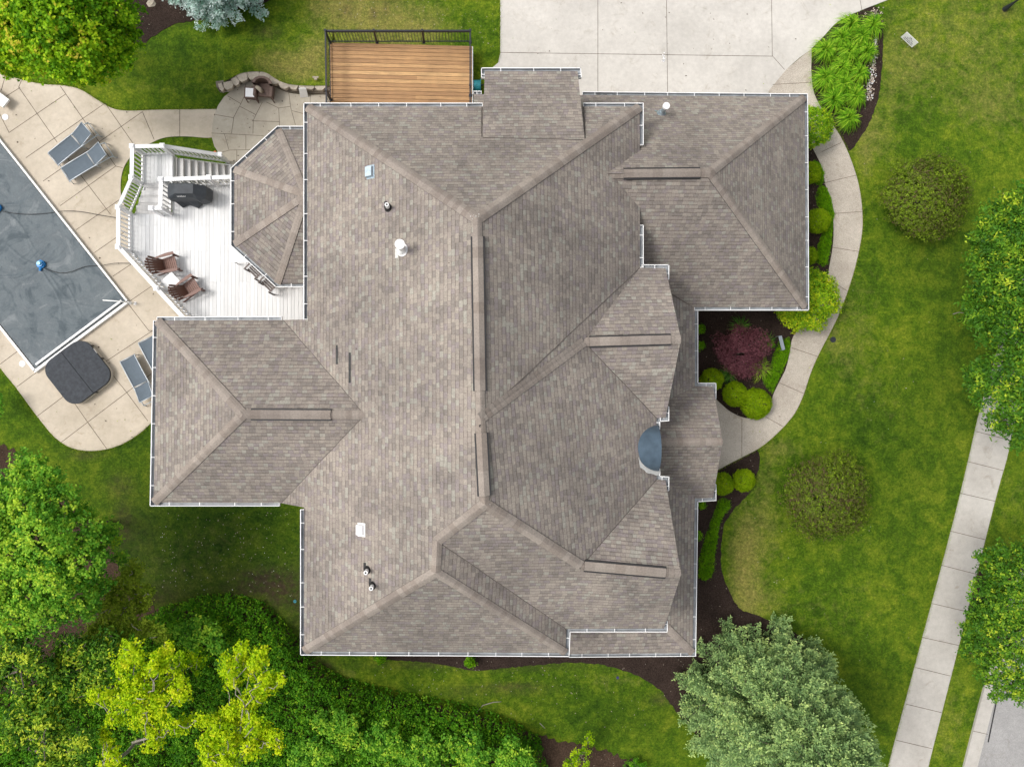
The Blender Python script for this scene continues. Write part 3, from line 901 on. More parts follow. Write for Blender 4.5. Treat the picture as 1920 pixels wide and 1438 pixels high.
PF1N = plane3(FR1, ap1, f1ne); PF1S = plane3(FR1, ap1, f1s)
PF2N = plane3(FR2, ap2, f2n); PF2S = plane3(FR2, ap2, f2se)
PS = plane3(Cc, mse, msw); PE3 = plane3(D, mse, e3n)
PWN = plane3(wnw, wN, wA); PWS = plane3(wsw, wS, wA); PWW = plane3(wnw, wsw, wA); PGE = plane3(gne, gse, GA)
cap(mnw, A, PW, PN, .165); cap(A, mne, PN, PE1, .165); cap(A, R1, PW, PE1, .13); cap(R1, B, PW, PE2, .13)
cap(R1, FR1, plane3(R1, f1nw, FR1), PE2, .15); cap(D, B, PW, PF2S, .16); cap(B, FR2, PF2S, PE2, .16)
cap(D, Cc, PW, PE3, .14); cap(Cc, msw, PW, PS, .16); cap(Cc, mse, PE3, PS, .14)
cap(FR1, ap1, PF1N, PF1S, .14); cap(FR2, ap2, PF2N, PF2S, .14)
cap(wA, wV, PWN, PWS, .14); cap(wA, wnw, PWN, PWW, .15); cap(wA, wsw, PWS, PWW, .15)
cap(GV, GA, NG, SG, .15); cap(GA, gne, NG, PGE, .155); cap(GA, gse, SG, PGE, .145)
cap(pA, pW_, PP_N, PP_S, .14); cap(hipt, low_se, PL2, PL3, .14)
bpl = [plane3(*f) for f in bay_faces]
for i in range(1, 5): cap(bap, bv[i], bpl[i - 1], bpl[i], .125)
def lr(p, q, t): return Vector(p).lerp(Vector(q), t)
def ont(a, b_, val, ax):   # point on segment whose projected pixel coordinate equals val
    lo, hi = 0.0, 1.0
    def pr(t):
        q = lr(a, b_, t); x, y = proj_np(np.array([q])); return (x[0], y[0])[ax]
    inc = pr(1) > pr(0)
    for _ in range(30):
        m_ = (lo + hi) / 2
        if (pr(m_) < val) == inc: lo = m_
        else: hi = m_
    return lr(a, b_, lo)
vent(ont(A, R1, 443, 1), ont(A, R1, 733, 1), PW, PE1)
vent(ont(R1, B, 812, 1), ont(R1, B, 930, 1), PW, PE2)
vent(ont(FR1, ap1, 1105, 0), ont(FR1, ap1, 1258, 0), PF1N, PF1S, .14)
vent(ont(FR2, ap2, 1096, 0), ont(FR2, ap2, 1249, 0), PF2N, PF2S, .14)
vent(ont(wA, wV, 470, 0), ont(wA, wV, 620, 0), PWN, PWS, .14)
vent(ont(GV, GA, 1170, 0), ont(GV, GA, 1314, 0), NG, SG, .14)

# valley flashings: closed-cut valleys read as a slim dark line
def valley_and_gap_shade(a, b_, w_=0.03):
    mb = MB(); a, b_ = Vector(a) + Vector((0, 0, .008)), Vector(b_) + Vector((0, 0, .008))
    k = 14
    prev = None
    d = (b_ - a).normalized(); s_ = Vector((-d.y, d.x, 0)).normalized()
    for i in range(k + 1):
        q = a.lerp(b_, i / k) + s_ * random.uniform(-.012, .012)
        cur = (q - s_ * w_ / 2, q + s_ * w_ / 2)
        if prev: mb.face([prev[0], cur[0], cur[1], prev[1]])
        prev = cur
    mb.build('valley_and_gap_shade', M['trough'] if False else M['vall_shade'], house)
M['vall_shade'] = basic('valley_dirt_gap_shade', (.10, .085, .075), 0.9, 0.3, 5)  # dirt in the valleys, painted gap shade beside the dormer
valley_and_gap_shade(R1, e1s); valley_and_gap_shade(FR1, f1sw); valley_and_gap_shade(FR2, f2nw); valley_and_gap_shade(D, e3n); valley_and_gap_shade(wN, wV, .02); valley_and_gap_shade(wS, wV, .02)


valley_and_gap_shade(on(PN, 903.5, 257), on(PN, 903.5, 201), .05); valley_and_gap_shade(on(PN, 1097.5, 261), on(PN, 1094, 201), .05); valley_and_gap_shade(on(PN, 905, 258.5) + Vector((0, 0, .015)), on(PN, 1096, 262.5) + Vector((0, 0, .015)), .02)  # strips down the dormer sides paint in the shade of its edge gap
# arched copper-blue dormer over the entry
def arch():
    mb = MB(); x1 = W(1240, 840, 6.7).x; c = W(1237, 841, 6.3); hw, hh = 0.78, 0.56
    K, J = 28, 10
    grid = []
    for i in range(K + 1):
        th = math.pi * i / K
        y = c.y - hw * math.cos(th); z = ZE - .02 + hh * math.sin(th)
        # back end where the barrel meets the roof slope
        n, d = PE2
        xb = (d - n.y * y - n.z * z) / n.x
        row = []
        for j in range(J + 1):
            t = j / J
            row.append(Vector((x1 + (xb - x1) * t, y, z)))
        grid.append(row)
    for i in range(K):
        for j in range(J):
            mb.face([grid[i][j], grid[i + 1][j], grid[i + 1][j + 1], grid[i][j + 1]])
    o = mb.build('arched_dormer', M['dome'], house, smooth=True)
    # front face with window
    m2 = MB(); m2.face([grid[i][0] - Vector((.04, 0, 0)) for i in range(K + 1)]); m2.build('arched_window', M['glass'], o)
    # pale sealed flashing along the curved back edge
    m3 = MB()
    pr = None
    for i in range(K + 1):
        q = grid[i][J]; th = math.pi * i / K
        on_ = Vector((-abs(math.sin(th)) * .8 - .1, -math.cos(th), 0)).normalized()
        ww = .12 + .02 * math.sin(i * 1.7)
        o1 = q + on_ * ww; o1.z = pz(PE2, o1.x, o1.y) + .012
        i1 = q - on_ * .02; i1.z = q.z + .03
        cur = (i1, o1)
        if pr: m3.face([pr[0], cur[0], cur[1], pr[1]])
        pr = cur
    m3.build('flashing', M['seal'], o, smooth=True)
M['dome'] = basic('blue_grey_sheet_metal', (.085, .125, .165), 0.32, 0.22, 3, 0.35)
M['seal'] = basic('pale_flashing', (.50, .50, .48), 0.6, 0.15, 8)
arch()

# roof furniture
def slope_mtx(pl, facing=None):
    n = pl[0]; u = Vector((0, 0, 1)).cross(n).normalized(); v = n.cross(u)
    return Matrix((u, v, n)).transposed()
def box_vent(px, py, pl, m, w_=.26, l_=.34):
    p = on(pl, px, py); mx = slope_mtx(pl); mb = MB()
    def L(x, y, z): return p + mx @ Vector((x, y, z))
    h = .12
    mb.add([L(-l_/2, -w_/2, .01), L(l_/2, -w_/2, .01), L(l_/2, w_/2, .01), L(-l_/2, w_/2, .01),
            L(-l_/2 * .9, -w_/2, h), L(l_/2 * .9, -w_/2, h), L(l_/2 * .85, w_/2 * .75, h * .8), L(-l_/2 * .85, w_/2 * .75, h * .8)],
           [(0, 1, 5, 4), (1, 2, 6, 5), (2, 3, 7, 6), (3, 0, 4, 7), (4, 5, 6, 7)])
    mb.box(p + mx @ Vector((0, 0, .008)), (l_ * 1.25, w_ * 1.2, .01), mtx=mx)
    mb.box(p + mx @ Vector((0, -w_/2 - .005, h * .5)), (l_ * .8, .015, h * .5), mtx=mx, mi=1)
    mb.build('box_vent', [m, M['black_plastic']], house)
box_vent(695, 323, PW, M['galv'])
box_vent(678, 993, PW, M['white'])
def pipe_vent(px, py, pl, h=.28, r_=.055, tabx=0):
    p = on(pl, px, py); mx = slope_mtx(pl); mb = MB()
    mb.tube([p + mx @ Vector((0, 0, .0)), p + mx @ Vector((0, 0, .02))], .135, 20)
    mb.tube([p + Vector((0, 0, 0)), p + Vector((0, 0, .13))], [.12, .075], 16)
    mb.box(p + mx @ Vector((-.10 * 1, -.10, .012)), (.22, .10, .012), mtx=mx)
    o = mb.build('pipe_flashing', M['black_plastic'], house)
    m2 = MB(); m2.tube([p, p + Vector((0, 0, h + .1))], r_ + .008, 16); m2.tube([p + Vector((0, 0, h + .05)), p + Vector((0, 0, h + .104))], r_ * .55, 12, mi=1)
    m2.build('vent_pipe', [M['white'], M['black_plastic']], o)
pipe_vent(728, 390, PW); pipe_vent(689, 1068, PW); pipe_vent(699, 1097, PW)
def flue(px, py, pl, h, r_, cm, base_m, name='flue'):
    p = on(pl, px, py); mx = slope_mtx(pl); mb = MB()
    mb.tube([p + mx @ Vector((0, 0, .0)), p + mx @ Vector((0, 0, .03))], r_ * 2.0, 20, mi=1)
    mb.tube([p, p + Vector((0, 0, .2))], [r_ * 1.8, r_ * 1.1], 16, mi=1)
    mb.tube([p, p + Vector((0, 0, h))], r_, 18, mi=1)
    o = mb.build(name, [cm, base_m], house)
    m2 = MB(); m2.tube([p + Vector((0, 0, h)), p + Vector((0, 0, h + .10))], r_ * 1.45, 24); m2.build('flue_cap', cm, o, smooth=False)
flue(755, 469, PW, .75, .10, M['white'], M['white'])
flue(1240, 213, NG, .60, .085, M['white'], M['galv'])
# galvanised splash by the metal flue, exposed underlayment strips, missing shingles
def strip(px0, py0, px1, py1, pl, w_, m, name='exposed_strip'):
    a, b_ = on(pl, px0, py0), on(pl, px1, py1); mb = MB()
    n = pl[0]; d = (b_ - a).normalized(); s_ = n.cross(d)
    a, b_ = a + n * .012, b_ + n * .012
    k = 6; pr = None
    for i in range(k + 1):
        q = a.lerp(b_, i / k) + s_ * random.uniform(-.006, .006); cur = (q - s_ * w_ / 2, q + s_ * w_ / 2)
        if pr: mb.face([pr[0], cur[0], cur[1], pr[1]])
        pr = cur
    mb.build(name, m, house)
M['tar'] = basic('tar_strip', (.035, .035, .035), 0.8, 0.4, 12)
strip(632, 647, 632, 683, PW, .075, M['tar']); strip(656, 661, 656, 718, PW, .085, M['tar'])
strip(898, 798, 906, 800, PE2, .07, M['tar'])
for x in (1122, 1134, 1150): strip(x - 3, 178, x + 4, 178, NG, .06, M['tar'])
strip(1228, 208, 1238, 212, NG, .09, M['galv'], 'flashing')
strip(744, 466, 744, 484, PW, .12, M['seal'], 'flashing')
# bird lime specks at the two apexes
for (cx, cy, pl) in ((893, 409, PN), (912, 950, PF2S)):
    mb = MB(); 
    for i in range(9):
        p = on(pl, cx + random.gauss(0, 6), cy + random.gauss(0, 4)) + Vector((0, 0, .05)); s_ = random.uniform(.008, .02)
        mb.box(p, (s_ * 1.6, s_, .006), random.random() * 3)
    tag(mb.build('sealant_specks', M['seal'], house), kind='stuff')
# windows and doors on the walls
def window(px, py, z, rz, w_, h, name='window', zc=None):
    p = W(px, py, z); zc = zc if zc is not None else 1.7
    mb = MB(); mb.box((p.x, p.y, zc), (.12, w_ + .16, h + .16), rz)
    o = mb.build(name, M['white'], house)
    m2 = MB(); m2.box((p.x, p.y, zc), (.14, w_, h), rz); m2.build('pane', M['glass'], o)
for x in (700, 820): window(x, 222, ZE, R(90), 1.2, 1.3, zc=4.3)
window(598, 520, ZE, 0, 1.8, 1.4, zc=4.2); window(311, 700, 5.6, 0, 1.6, 1.3, zc=4.0); window(311, 840, 5.6, 0, 1.6, 1.3, zc=4.0)
window(700, 1198, ZE, R(90), 1.4, 1.4, zc=4.3); window(900, 1198, ZE, R(90), 1.4, 1.4, zc=4.3)
window(1486, 300, ZG, 0, 1.2, 1.3, zc=1.6); window(1486, 460, ZG, 0, 1.2, 1.3, zc=1.6)
window(1277, 650, ZL, 0, 1.6, 1.4, zc=1.7); window(1276, 1050, ZL, 0, 1.6, 1.4, zc=1.7)
for x in (1170, 1340): 
    p = W(x, 205, ZG); mb = MB(); mb.box((p.x, p.y, 1.1), (2.5, .1, 2.2)); mb.build('garage_door', M['white'], house)
p = W(1270, 828, ZL); mb = MB(); mb.box((p.x, p.y, 1.05), (.1, 1.0, 2.1)); mb.build('front_door', M['brownwood'], house)

# ------------------------------------------------------------------ RETAINING WALL
foot = [W(x, y, 0) for x, y in WALL_FOOT]
rw = thing('retaining_wall', 'low curved wall of rough stone blocks behind the round patio', 'retaining wall', foot[0])
mb = MB()
WT = 0.44
def wall_pt(i, o_, z):
    a = foot[max(0, i - 1)]; b_ = foot[min(len(foot) - 1, i + 1)]
    d = (b_ - a).normalized(); nn = Vector((-d.y, d.x, 0))
    return foot[i] + nn * o_ + Vector((0, 0, z))
for i in range(len(foot) - 1):
    for (z0, z1, o_) in ((0, .17, 0.0), (.17, .34, .04)):
        j = random.uniform(-.012, .012)
        a, b_ = wall_pt(i, o_ + j, z0), wall_pt(i + 1, o_ + j, z0)
        c_, d_ = wall_pt(i + 1, o_ + j, z1), wall_pt(i, o_ + j, z1)
        mb.face([a, b_, c_, d_]); mb.face([d_, c_, wall_pt(i + 1, .30, z1), wall_pt(i, .30, z1)])
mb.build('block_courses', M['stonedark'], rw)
stones = [z7(p)[0] for p in ((240, 915), (330, 890), (425, 840), (510, 787), (650, 765), (790, 778), (920, 825), (1045, 878), (1170, 888), (1275, 892), (1375, 888), (1500, 895))]
sizes = [.2, .42, .30, .45, .47, .44, .40, .44, .38, .28, .42, .46]
for k, ((x, y), sz) in enumerate(zip(stones, sizes)):
    nb = stones[min(k + 1, len(stones) - 1)]; pb = stones[max(k - 1, 0)]
    p = W(x, y, WT); ang = math.atan2(-(nb[1] - pb[1]), nb[0] - pb[0]) + random.uniform(-.1, .1)
    mb = MB(); hw_, hd = sz / 2, .17
    poly = [(-hw_, hd), (hw_, hd * random.uniform(.85, 1.1)), (hw_ * .95, -hd * .35), (hw_ * .45, -hd * random.uniform(.95, 1.15)), (-hw_ * .5, -hd), (-hw_ * .98, -hd * .3)]
    poly = [(px_ + random.uniform(-.02, .02), py_ + random.uniform(-.015, .015)) for px_, py_ in poly]
    Rm = Matrix.Rotation(ang, 2)
    pts = [(Rm @ Vector(q)) for q in poly]
    mb.prism([(p.x + q.x, p.y + q.y) for q in pts], WT - .17, WT)
    mb.build('cap_stone', M['stone'], rw, bevel=0.018)

# ------------------------------------------------------------------ WOOD DECK
ZW, ZWR = 0.60, 1.56
def rail_black(root, a, b_, zf, zr, posts, h0=0.10):
    """black metal railing between two points at rail height"""
    a, b_ = Vector(a), Vector(b_)
    mb = MB()
    mb.bar(a, b_, .055, .04); mb.bar(a - Vector((0, 0, zr - zf - h0)), b_ - Vector((0, 0, zr - zf - h0)), .035, .03); mb.bar(a - Vector((0, 0, .11)), b_ - Vector((0, 0, .11)), .03, .025)
    o = mb.build('railing', M['black'], root)
    L = (b_ - a).length; k = int(L / .125)
    for i in range(1, k):
        q = a.lerp(b_, i / k); m2 = MB(); m2.box((q.x, q.y, (zf + h0 + zr) / 2), (.018, .018, zr - zf - h0)); m2.build('baluster', M['black'], o)
    for t in posts:
        q = a.lerp(b_, t); m2 = MB(); m2.box((q.x, q.y, (zf + zr) / 2 + .02), (.065, .065, zr - zf + .04)); m2.box((q.x, q.y, zr + .05), (.085, .085, .03)); m2.box((q.x, q.y, zf + .02), (.12, .12, .04)); m2.build('post', M['black'], o)
nwp, nep = W(610, 58, ZWR), W(881.5, 58, ZWR)
swp, sep = W(612, 205, ZWR), W(881.5, 205, ZWR)
wd = thing('wood_deck', 'stained cedar deck with black metal railing beside the driveway', 'deck', (nwp.x, nwp.y, 0))
x0, x1, yt, yb = nwp.x - .02, W(885, 90, ZW).x, nwp.y - .0, W(700, 222, ZE).y + .05
mb = MB(); y = yt; 
while y > yb:
    nb = random.choice([1, 1, 2]); cuts = [x0, x1] if nb == 1 else [x0, x0 + (x1 - x0) * random.uniform(.25, .75), x1]
    for c0, c1 in zip(cuts[:-1], cuts[1:]):
        mb.box(((c0 + c1) / 2, y - .075, ZW - .0125 + random.uniform(-.001, .001)), (c1 - c0 - .004, .148, .025), t=random.random() ** 1.3)
    y -= .163
mb.build('deck_boards', M['cedar'], wd)
mb = MB()
for (a, b_) in (((x0 + .03, yt - .03), (x1 - .03, yt - .03)), ((x0 + .03, yt - .03), (x0 + .03, yb)),):
    mb.bar((a[0], a[1], ZW - .16), (b_[0], b_[1], ZW - .16), .04, .24, t=.4)
for fx in (.02, .5, .98):
    mb.box((x0 + (x1 - x0) * fx, yt - .1, (ZW - .1) / 2), (.14, .14, ZW - .1), t=.3)
mb.box(((x0 + x1) / 2, (yt + yb) / 2, .25), (x1 - x0 - .3, yt - yb - .3, .45), mi=1)
mb.build('frame', [M['cedar'], M['joint']], wd)
mb = MB(); mb.bar((x1 + .02, yt - .02, ZW - .1), (x1 + .02, yt - 2.48, ZW - .1), .04, .24); mb.build('fascia_board', M['white'], wd)
rail_black(wd, nwp, nep, ZW, ZWR, (0, 1 / 3, 2 / 3, 1)); rail_black(wd, nwp, swp, ZW, ZWR, (.76,)); rail_black(wd, nep, sep, ZW, ZWR, (.70,))

# teal hose reel by the cedar deck
p = W(893, 160, .4)
t_ = thing('hose_reel', 'teal plastic hose reel tucked between cedar deck and garage', 'hose reel', (p.x, p.y, 0))
mb = MB(); mb.tube([(p.x - .16, p.y, .35), (p.x + .16, p.y, .35)], .22, 18); mb.tube([(p.x - .19, p.y, .35), (p.x - .16, p.y, .35)], .27, 18); mb.tube([(p.x + .16, p.y, .35), (p.x + .19, p.y, .35)], .27, 18)
mb.build('drum', M['teal'], t_, bevel=.01)
mb = MB(); mb.box((p.x, p.y, .06), (.42, .4, .12)); mb.tube([(p.x + .2, p.y, .35), (p.x + .26, p.y, .45), (p.x + .33, p.y, .45)], .02, 6); mb.build('stand', M['black_plastic'], t_)

# ------------------------------------------------------------------ WHITE DECK
ZF, ZT, ZLd = 2.40, 3.33, 1.52
def XY(px, py, z): p = W(px, py, z); return Vector((p.x, p.y, 0))
q1, q2, q3, q4 = XY(222, 389, ZT), XY(222, 463, ZT), XY(293.7, 541, ZT), XY(368, 622, ZT)
i0, i1, i2 = XY(436, 332, ZT), XY(302, 337, ZT), XY(301, 390, ZT)
i3 = XY(284, 391, ZT)
ZLT = ZLd + .93
l0, l1, l2 = XY(247, 333, ZLT), XY(248, 275, ZLT), XY(305, 274, ZLT)
s_end = XY(413, 291, .95)
wdk = thing('white_deck', 'raised white painted deck with two flights of steps', 'deck', (q2.x, q2.y, 0))
def clip_boards(mb, poly, z, wd_, gap, th, vertical=True, seams=()):
    """cut parallel boards running north-south out of a polygon"""
    xs = [p[0] for p in poly]; x = min(xs)
    n = len(poly)
    while x < max(xs):
        xm = x + wd_ / 2
        ys = []
        for i in range(n):
            a, b_ = poly[i], poly[(i + 1) % n]
            if (a[0] <= xm < b_[0]) or (b_[0] <= xm < a[0]):
                ys.append(a[1] + (b_[1] - a[1]) * (xm - a[0]) / (b_[0] - a[0]))
        ys.sort()
        for ya, yb_ in zip(ys[::2], ys[1::2]):
            cuts = [ya, yb_]
            for s_ in seams:
                c = s_ + random.choice([0, 0, 0, .0])
                if ya + .3 < c < yb_ - .3 and random.random() < .55: cuts.append(c)
            cuts.sort()
            for c0, c1 in zip(cuts[:-1], cuts[1:]):
                mb.box((xm, (c0 + c1) / 2, z - th / 2 + random.uniform(-.0015, .0015)), (wd_ - gap, c1 - c0 - .003, th), t=random.random())
        x += wd_
hx, hy = W(600, 620, ZE).x, 0
poly = [q1, q2, q3, q4, Vector((hx, q4.y, 0)), Vector((hx, i0.y, 0)), i0, i1, i2, i3]
poly[0] = Vector((q1.x, q1.y, 0)); poly[-1] = Vector((i3.x, q1.y, 0)); poly[-2] = Vector((i2.x, q1.y, 0))
mb = MB(); clip_boards(mb, [(p.x, p.y) for p in poly], ZF, .14, .006, .03, seams=(XY(0, 467, ZF).y, XY(0, 525, ZF).y, XY(0, 420, ZF).y))
mb.build('deck_boards', M['wboard'], wdk)
mb = MB(); mb.prism([(p.x * .996 + .0, p.y) for p in poly], ZF - .30, ZF - .04)
mb.build('deck_frame', M['white2'], wdk)
mb = MB()
for q in (q1, q2, q3, q4, i1, i3, XY(430, 470, ZF)):
    mb.box((q.x, q.y, (ZF - .3) / 2), (.14, .14, ZF - .3))
mb.build('support_posts', M['white2'], wdk)
# landing
lpoly = [l0, l1, l2, Vector((l2.x, i1.y + .06, 0)), Vector((i1.x - .03, i1.y + .03, 0)), Vector((i1.x - .03, l0.y, 0))]
mb = MB(); clip_boards(mb, [(p.x, p.y) for p in lpoly], ZLd, .14, .006, .03); mb.build('landing_boards', M['wboard'], wdk)
mb = MB(); mb.prism([(p.x, p.y) for p in lpoly], .05, ZLd - .04); mb.build('landing_frame', M['white2'], wdk)
# flight from deck down (north) to the landing
def flight(name, La, Lb, Ra, Rb, z0, z1, n):
    """treads between left line La->Lb and right line Ra->Rb dropping from z0 to z1 in n risers"""
    f = MB()
    dz = (z0 - z1) / n
    for k in range(n - 1):
        z = z0 - dz * (k + 1)
        a0, a1 = La.lerp(Lb, k / (n - 1)), La.lerp(Lb, (k + 1) / (n - 1))
        b0, b1 = Ra.lerp(Rb, k / (n - 1)), Ra.lerp(Rb, (k + 1) / (n - 1))
        ov = (a1 - a0) * .10
        for u0, u1, tt in ((0, .49, random.random()), (.51, 1.08, random.random())):
            c = [a0.lerp(a1, u0), a0.lerp(a1, u1), b0.lerp(b1, u1), b0.lerp(b1, u0)]
            f.prism([(p.x, p.y) for p in c], z - .035, z, t=tt)
        # riser
        f.prism([(p.x, p.y) for p in (a0, a0 + (a1 - a0) * .08, b0 + (b1 - b0) * .08, b0)], z, z + dz - .036, t=.1)
    f.build(name, M['tread'], wdk)
    g = MB()
    for A_, B_ in ((La, Lb), (Ra, Rb)):
        g.face([(A_.x, A_.y, z0 - dz - .05), (B_.x, B_.y, z1 + .0), (B_.x, B_.y, max(0, z1 - .3)), (A_.x, A_.y, z0 - .45)])
        g.bar((A_.x, A_.y, z0 - dz - .12), (B_.x, B_.y, z1 - .02), .05, .26)
    g.build('stringers', M['white2'], wdk)
fa, fb = q1 + Vector((.10, 0, 0)), l0 + Vector((.12, 0, 0))
flight('stair_treads', fa, fb, Vector((i3.x + .05, q1.y, 0)), Vector((i1.x - .12, l0.y, 0)), ZF, ZLd, 5)
e_s = XY(432, 333, ZT) + Vector((.15, .12, 0)); 
n0 = Vector((l2.x + .10, l2.y - .12, 0)); n1 = s_end + Vector((.15, -.15, 0)); 
s0 = Vector((l2.x + .10, i1.y + .10, 0)); s1 = Vector((n1.x + .1, i1.y + .16, 0))
flight('stair_treads', n0, n1, s0, s1, ZLd, 0.03, 9)
def rail_white(a, za, b_, zb_, zfa, zfb, posts=(0, 1), cap_w=.14, nb=None):
    A_, B_ = Vector((a.x, a.y, za)), Vector((b_.x, b_.y, zb_))
    mb = MB(); mb.bar(A_, B_, cap_w, .04); mb.bar(A_ - Vector((0, 0, .05)), B_ - Vector((0, 0, .05)), .05, .07)
    fA, fB = Vector((a.x, a.y, zfa + .09)), Vector((b_.x, b_.y, zfb + .09))
    mb.bar(fA, fB, .05, .08)
    o = mb.build('railing', M['white'], wdk)
    L = (B_ - A_).length; k = nb or max(2, int(L / .15))
    for i in range(1, k):
        t = i / k; p0, p1 = fA.lerp(fB, t), A_.lerp(B_, t)
        m2 = MB(); m2.box(((p0.x), p0.y, (p0.z + p1.z) / 2 - .02), (.042, .042, p1.z - p0.z - .05), rz=math.atan2(b_.y - a.y, b_.x - a.x)); m2.build('baluster', M['white'], o)
    for t in posts:
        q = a.lerp(b_, t); z = za + (zb_ - za) * t; zf_ = zfa + (zfb - zfa) * t
        m2 = MB(); m2.box((q.x, q.y, (z + zf_) / 2), (.12, .12, z - zf_ + .04)); m2.box((q.x, q.y, z + .045), (.18, .18, .045), t=.5); m2.box((q.x, q.y, z + .08), (.12, .12, .03)); m2.build('post', M['white2'], o)
rail_white(q1, ZT, q2, ZT, ZF, ZF, (0, 1)); rail_white(q2, ZT, q3, ZT, ZF, ZF, (1,)); rail_white(q3, ZT, q4, ZT, ZF, ZF, ())
rail_white(i0, ZT, i1, ZT, ZF, ZF, (.33, 1)); rail_white(i1, ZT, i2, ZT, ZF, ZF, (1,)); rail_white(i2, ZT, i3, ZT, ZF, ZF, (1,), nb=2)
rail_white(q1, ZT, l0, ZLT, ZF, ZLd, (1,)); rail_white(l0, ZLT, l1, ZLT, ZLd, ZLd, (1,)); rail_white(l1, ZLT, l2, ZLT, ZLd, ZLd, (1,))
rail_white(l2, ZLT, s_end, .97, ZLd, .06, (1,))

# ------------------------------------------------------------------ FURNITURE ON THE WHITE DECK
# covered grill
gp = W(352, 368, ZF + .6)
gr = thing('covered_grill', 'barbecue grill under a black canvas cover on the white deck', 'grill', (gp.x, gp.y, ZF))
def gpt(px, py, z): return W(px, py, ZF + z)
top = [gpt(327.5, 345, 1.15), gpt(362, 345, 1.15), gpt(361.5, 363, 1.13), gpt(327, 363, 1.13)]
mid = [gpt(315.5, 346, .92), gpt(320, 344, .94), gpt(327, 343.5, 1.0), gpt(344, 343.5, 1.02), gpt(362, 344, 1.0), gpt(372, 347, .92), gpt(383, 348, .9), gpt(387, 353, .88), gpt(386.5, 366, .86), gpt(384, 373, .84),
       gpt(373, 377, .82), gpt(362, 371, .9), gpt(345, 371, .92), gpt(330, 371.5, .9), gpt(321, 374, .84), gpt(315, 371, .86), gpt(313.8, 360, .9)]
low = []
for k, p in enumerate(mid):
    c = Vector((gp.x, gp.y, p.z)); d = (p - c); d.z = 0
    f = [.98, .97, .97, .97, .98, 1.0, 1.06, 1.10, 1.12, 1.14, 1.12, 1.02, 1.05, 1.04, 1.0, .98, .97][k]
    low.append(Vector((c.x + d.x * f, c.y + d.y * f, ZF + .42)))
skirt = [gpt(x, y, z) for x, y, z in ((315, 349, .05), (319, 347, .05), (328, 346, .05), (345, 346, .05), (362, 347, .05), (374, 349, .05), (386, 352, .05), (391, 357, .3), (395, 369, .2), (396, 379, .1),
         (381, 383, .05), (373, 391.5, .05), (356, 385, .06), (343, 390, .05), (333, 380, .06), (318, 376, .06), (313.5, 364, .06))]
mb = MB(); n = len(mid)
mb.face(top[::-1])
def rim(pt): return pt
# hood: link top to nearest mid vertices
tm = [0, 0, 0, 0, 1, 1, 1, 1, 2, 2, 2, 2, 2, 3, 3, 3, 0]
for k in range(n):
    j = (k + 1) % n; a, b_ = top[tm[k]], top[tm[j]]
    if tm[k] == tm[j]: mb.face([mid[k], mid[j], a])
    else: mb.face([mid[k], mid[j], b_, a])
    mb.face([low[k], low[j], mid[j], mid[k]]); mb.face([skirt[k], skirt[j], low[j], low[k]])
g_o = mb.build('cover', M['grillcover'], gr)
bvm = g_o.modifiers.new('b', 'BEVEL'); bvm.width = .02; bvm.segments = 2; bvm.limit_method = 'NONE'
def text(name, body, size, loc, mtx, m, parent, ext=.001, align='CENTER'):
    cu = bpy.data.curves.new(name, 'FONT'); cu.body = body; cu.size = size; cu.extrude = ext; cu.align_x = align; cu.align_y = 'CENTER'
    cu.materials.append(m)
    tmp = bpy.data.objects.new(name, cu); COL.objects.link(tmp)
    dg = bpy.context.evaluated_depsgraph_get(); me = bpy.data.meshes.new_from_object(tmp.evaluated_get(dg))
    COL.objects.unlink(tmp); bpy.data.objects.remove(tmp)
    me.transform(Matrix.Translation(Vector(loc) - top_offset(parent)) @ mtx.to_4x4())
    me.materials.clear(); me.materials.append(m)
    o = bpy.data.objects.new(name, me); COL.objects.link(o); o.parent = parent
    return o
a, b_, c_ = top[3], top[2], (mid[12] + mid[13]) / 2
nrm = (b_ - a).cross(c_ - a).normalized(); nrm = nrm if nrm.z > 0 else -nrm
xax = (b_ - a).normalized(); yax = nrm.cross(xax)
text('logo', 'weber', .13, (a + b_) / 2 * .42 + c_ * .58 + nrm * .012, Matrix((xax, yax, nrm)).transposed(), M['white'], gr)

def adirondack_proto():
    r_ = thing('adirondack_chair', 'x', 'chair', (0, 0, 0), local=True)
    def part(nm, fn, m='brownwood'):
        mb = MB(); fn(mb); return mb.build(nm, M[m], r_)
    def seat(mb):
        for k in range(7):
            t = k / 6; x = .30 - .52 * t; z = .37 - .16 * t
            mb.box((x, 0, z), (.075, .54, .02), t=.7 + .1 * (k % 2), mtx=Matrix.Rotation(-.3, 3, 'Y'))
    part('seat', seat)
    def back(mb):
        for k in range(7):
            a = (k - 3) * .075; y0, y1 = a * 1.0, (k - 3) * .115
            h = 1.0 - .028 * (k - 3) ** 2
            p0 = Vector((-.22, y0, .24)); p1 = Vector((-.22 - .42 * h, y1, .24 + .78 * h))
            mb.bar(p0, p1, .088, .018, t=.15 + .1 * (k % 2), up=Vector((.8, 0, .6)))
        for h in (.12, .5, .78):
            x, z = -.24 - .42 * h, .22 + .78 * h
            mb.box((x, 0, z), (.03, .48 + .2 * h, .06), t=.2)
    part('backrest', back)
    for s_ in (-1, 1):
        def arm(mb, s_=s_):
            pts = [(.40, s_ * .30), (.38, s_ * .40), (.10, s_ * .40), (-.30, s_ * .34), (-.42, s_ * .30), (-.42, s_ * .26), (-.15, s_ * .27), (.2, s_ * .27)]
            mb.prism(pts, .55, .575, t=.9)
        part('armrest', arm)
        def fl(mb, s_=s_): mb.box((.33, s_ * .31, .275), (.10, .03, .55), t=.4)
        part('leg', fl)
        def bl(mb, s_=s_): mb.bar((.40, s_ * .28, .35), (-.62, s_ * .28, .04), .03, .11, t=.35)
        part('leg', bl)
    return r_
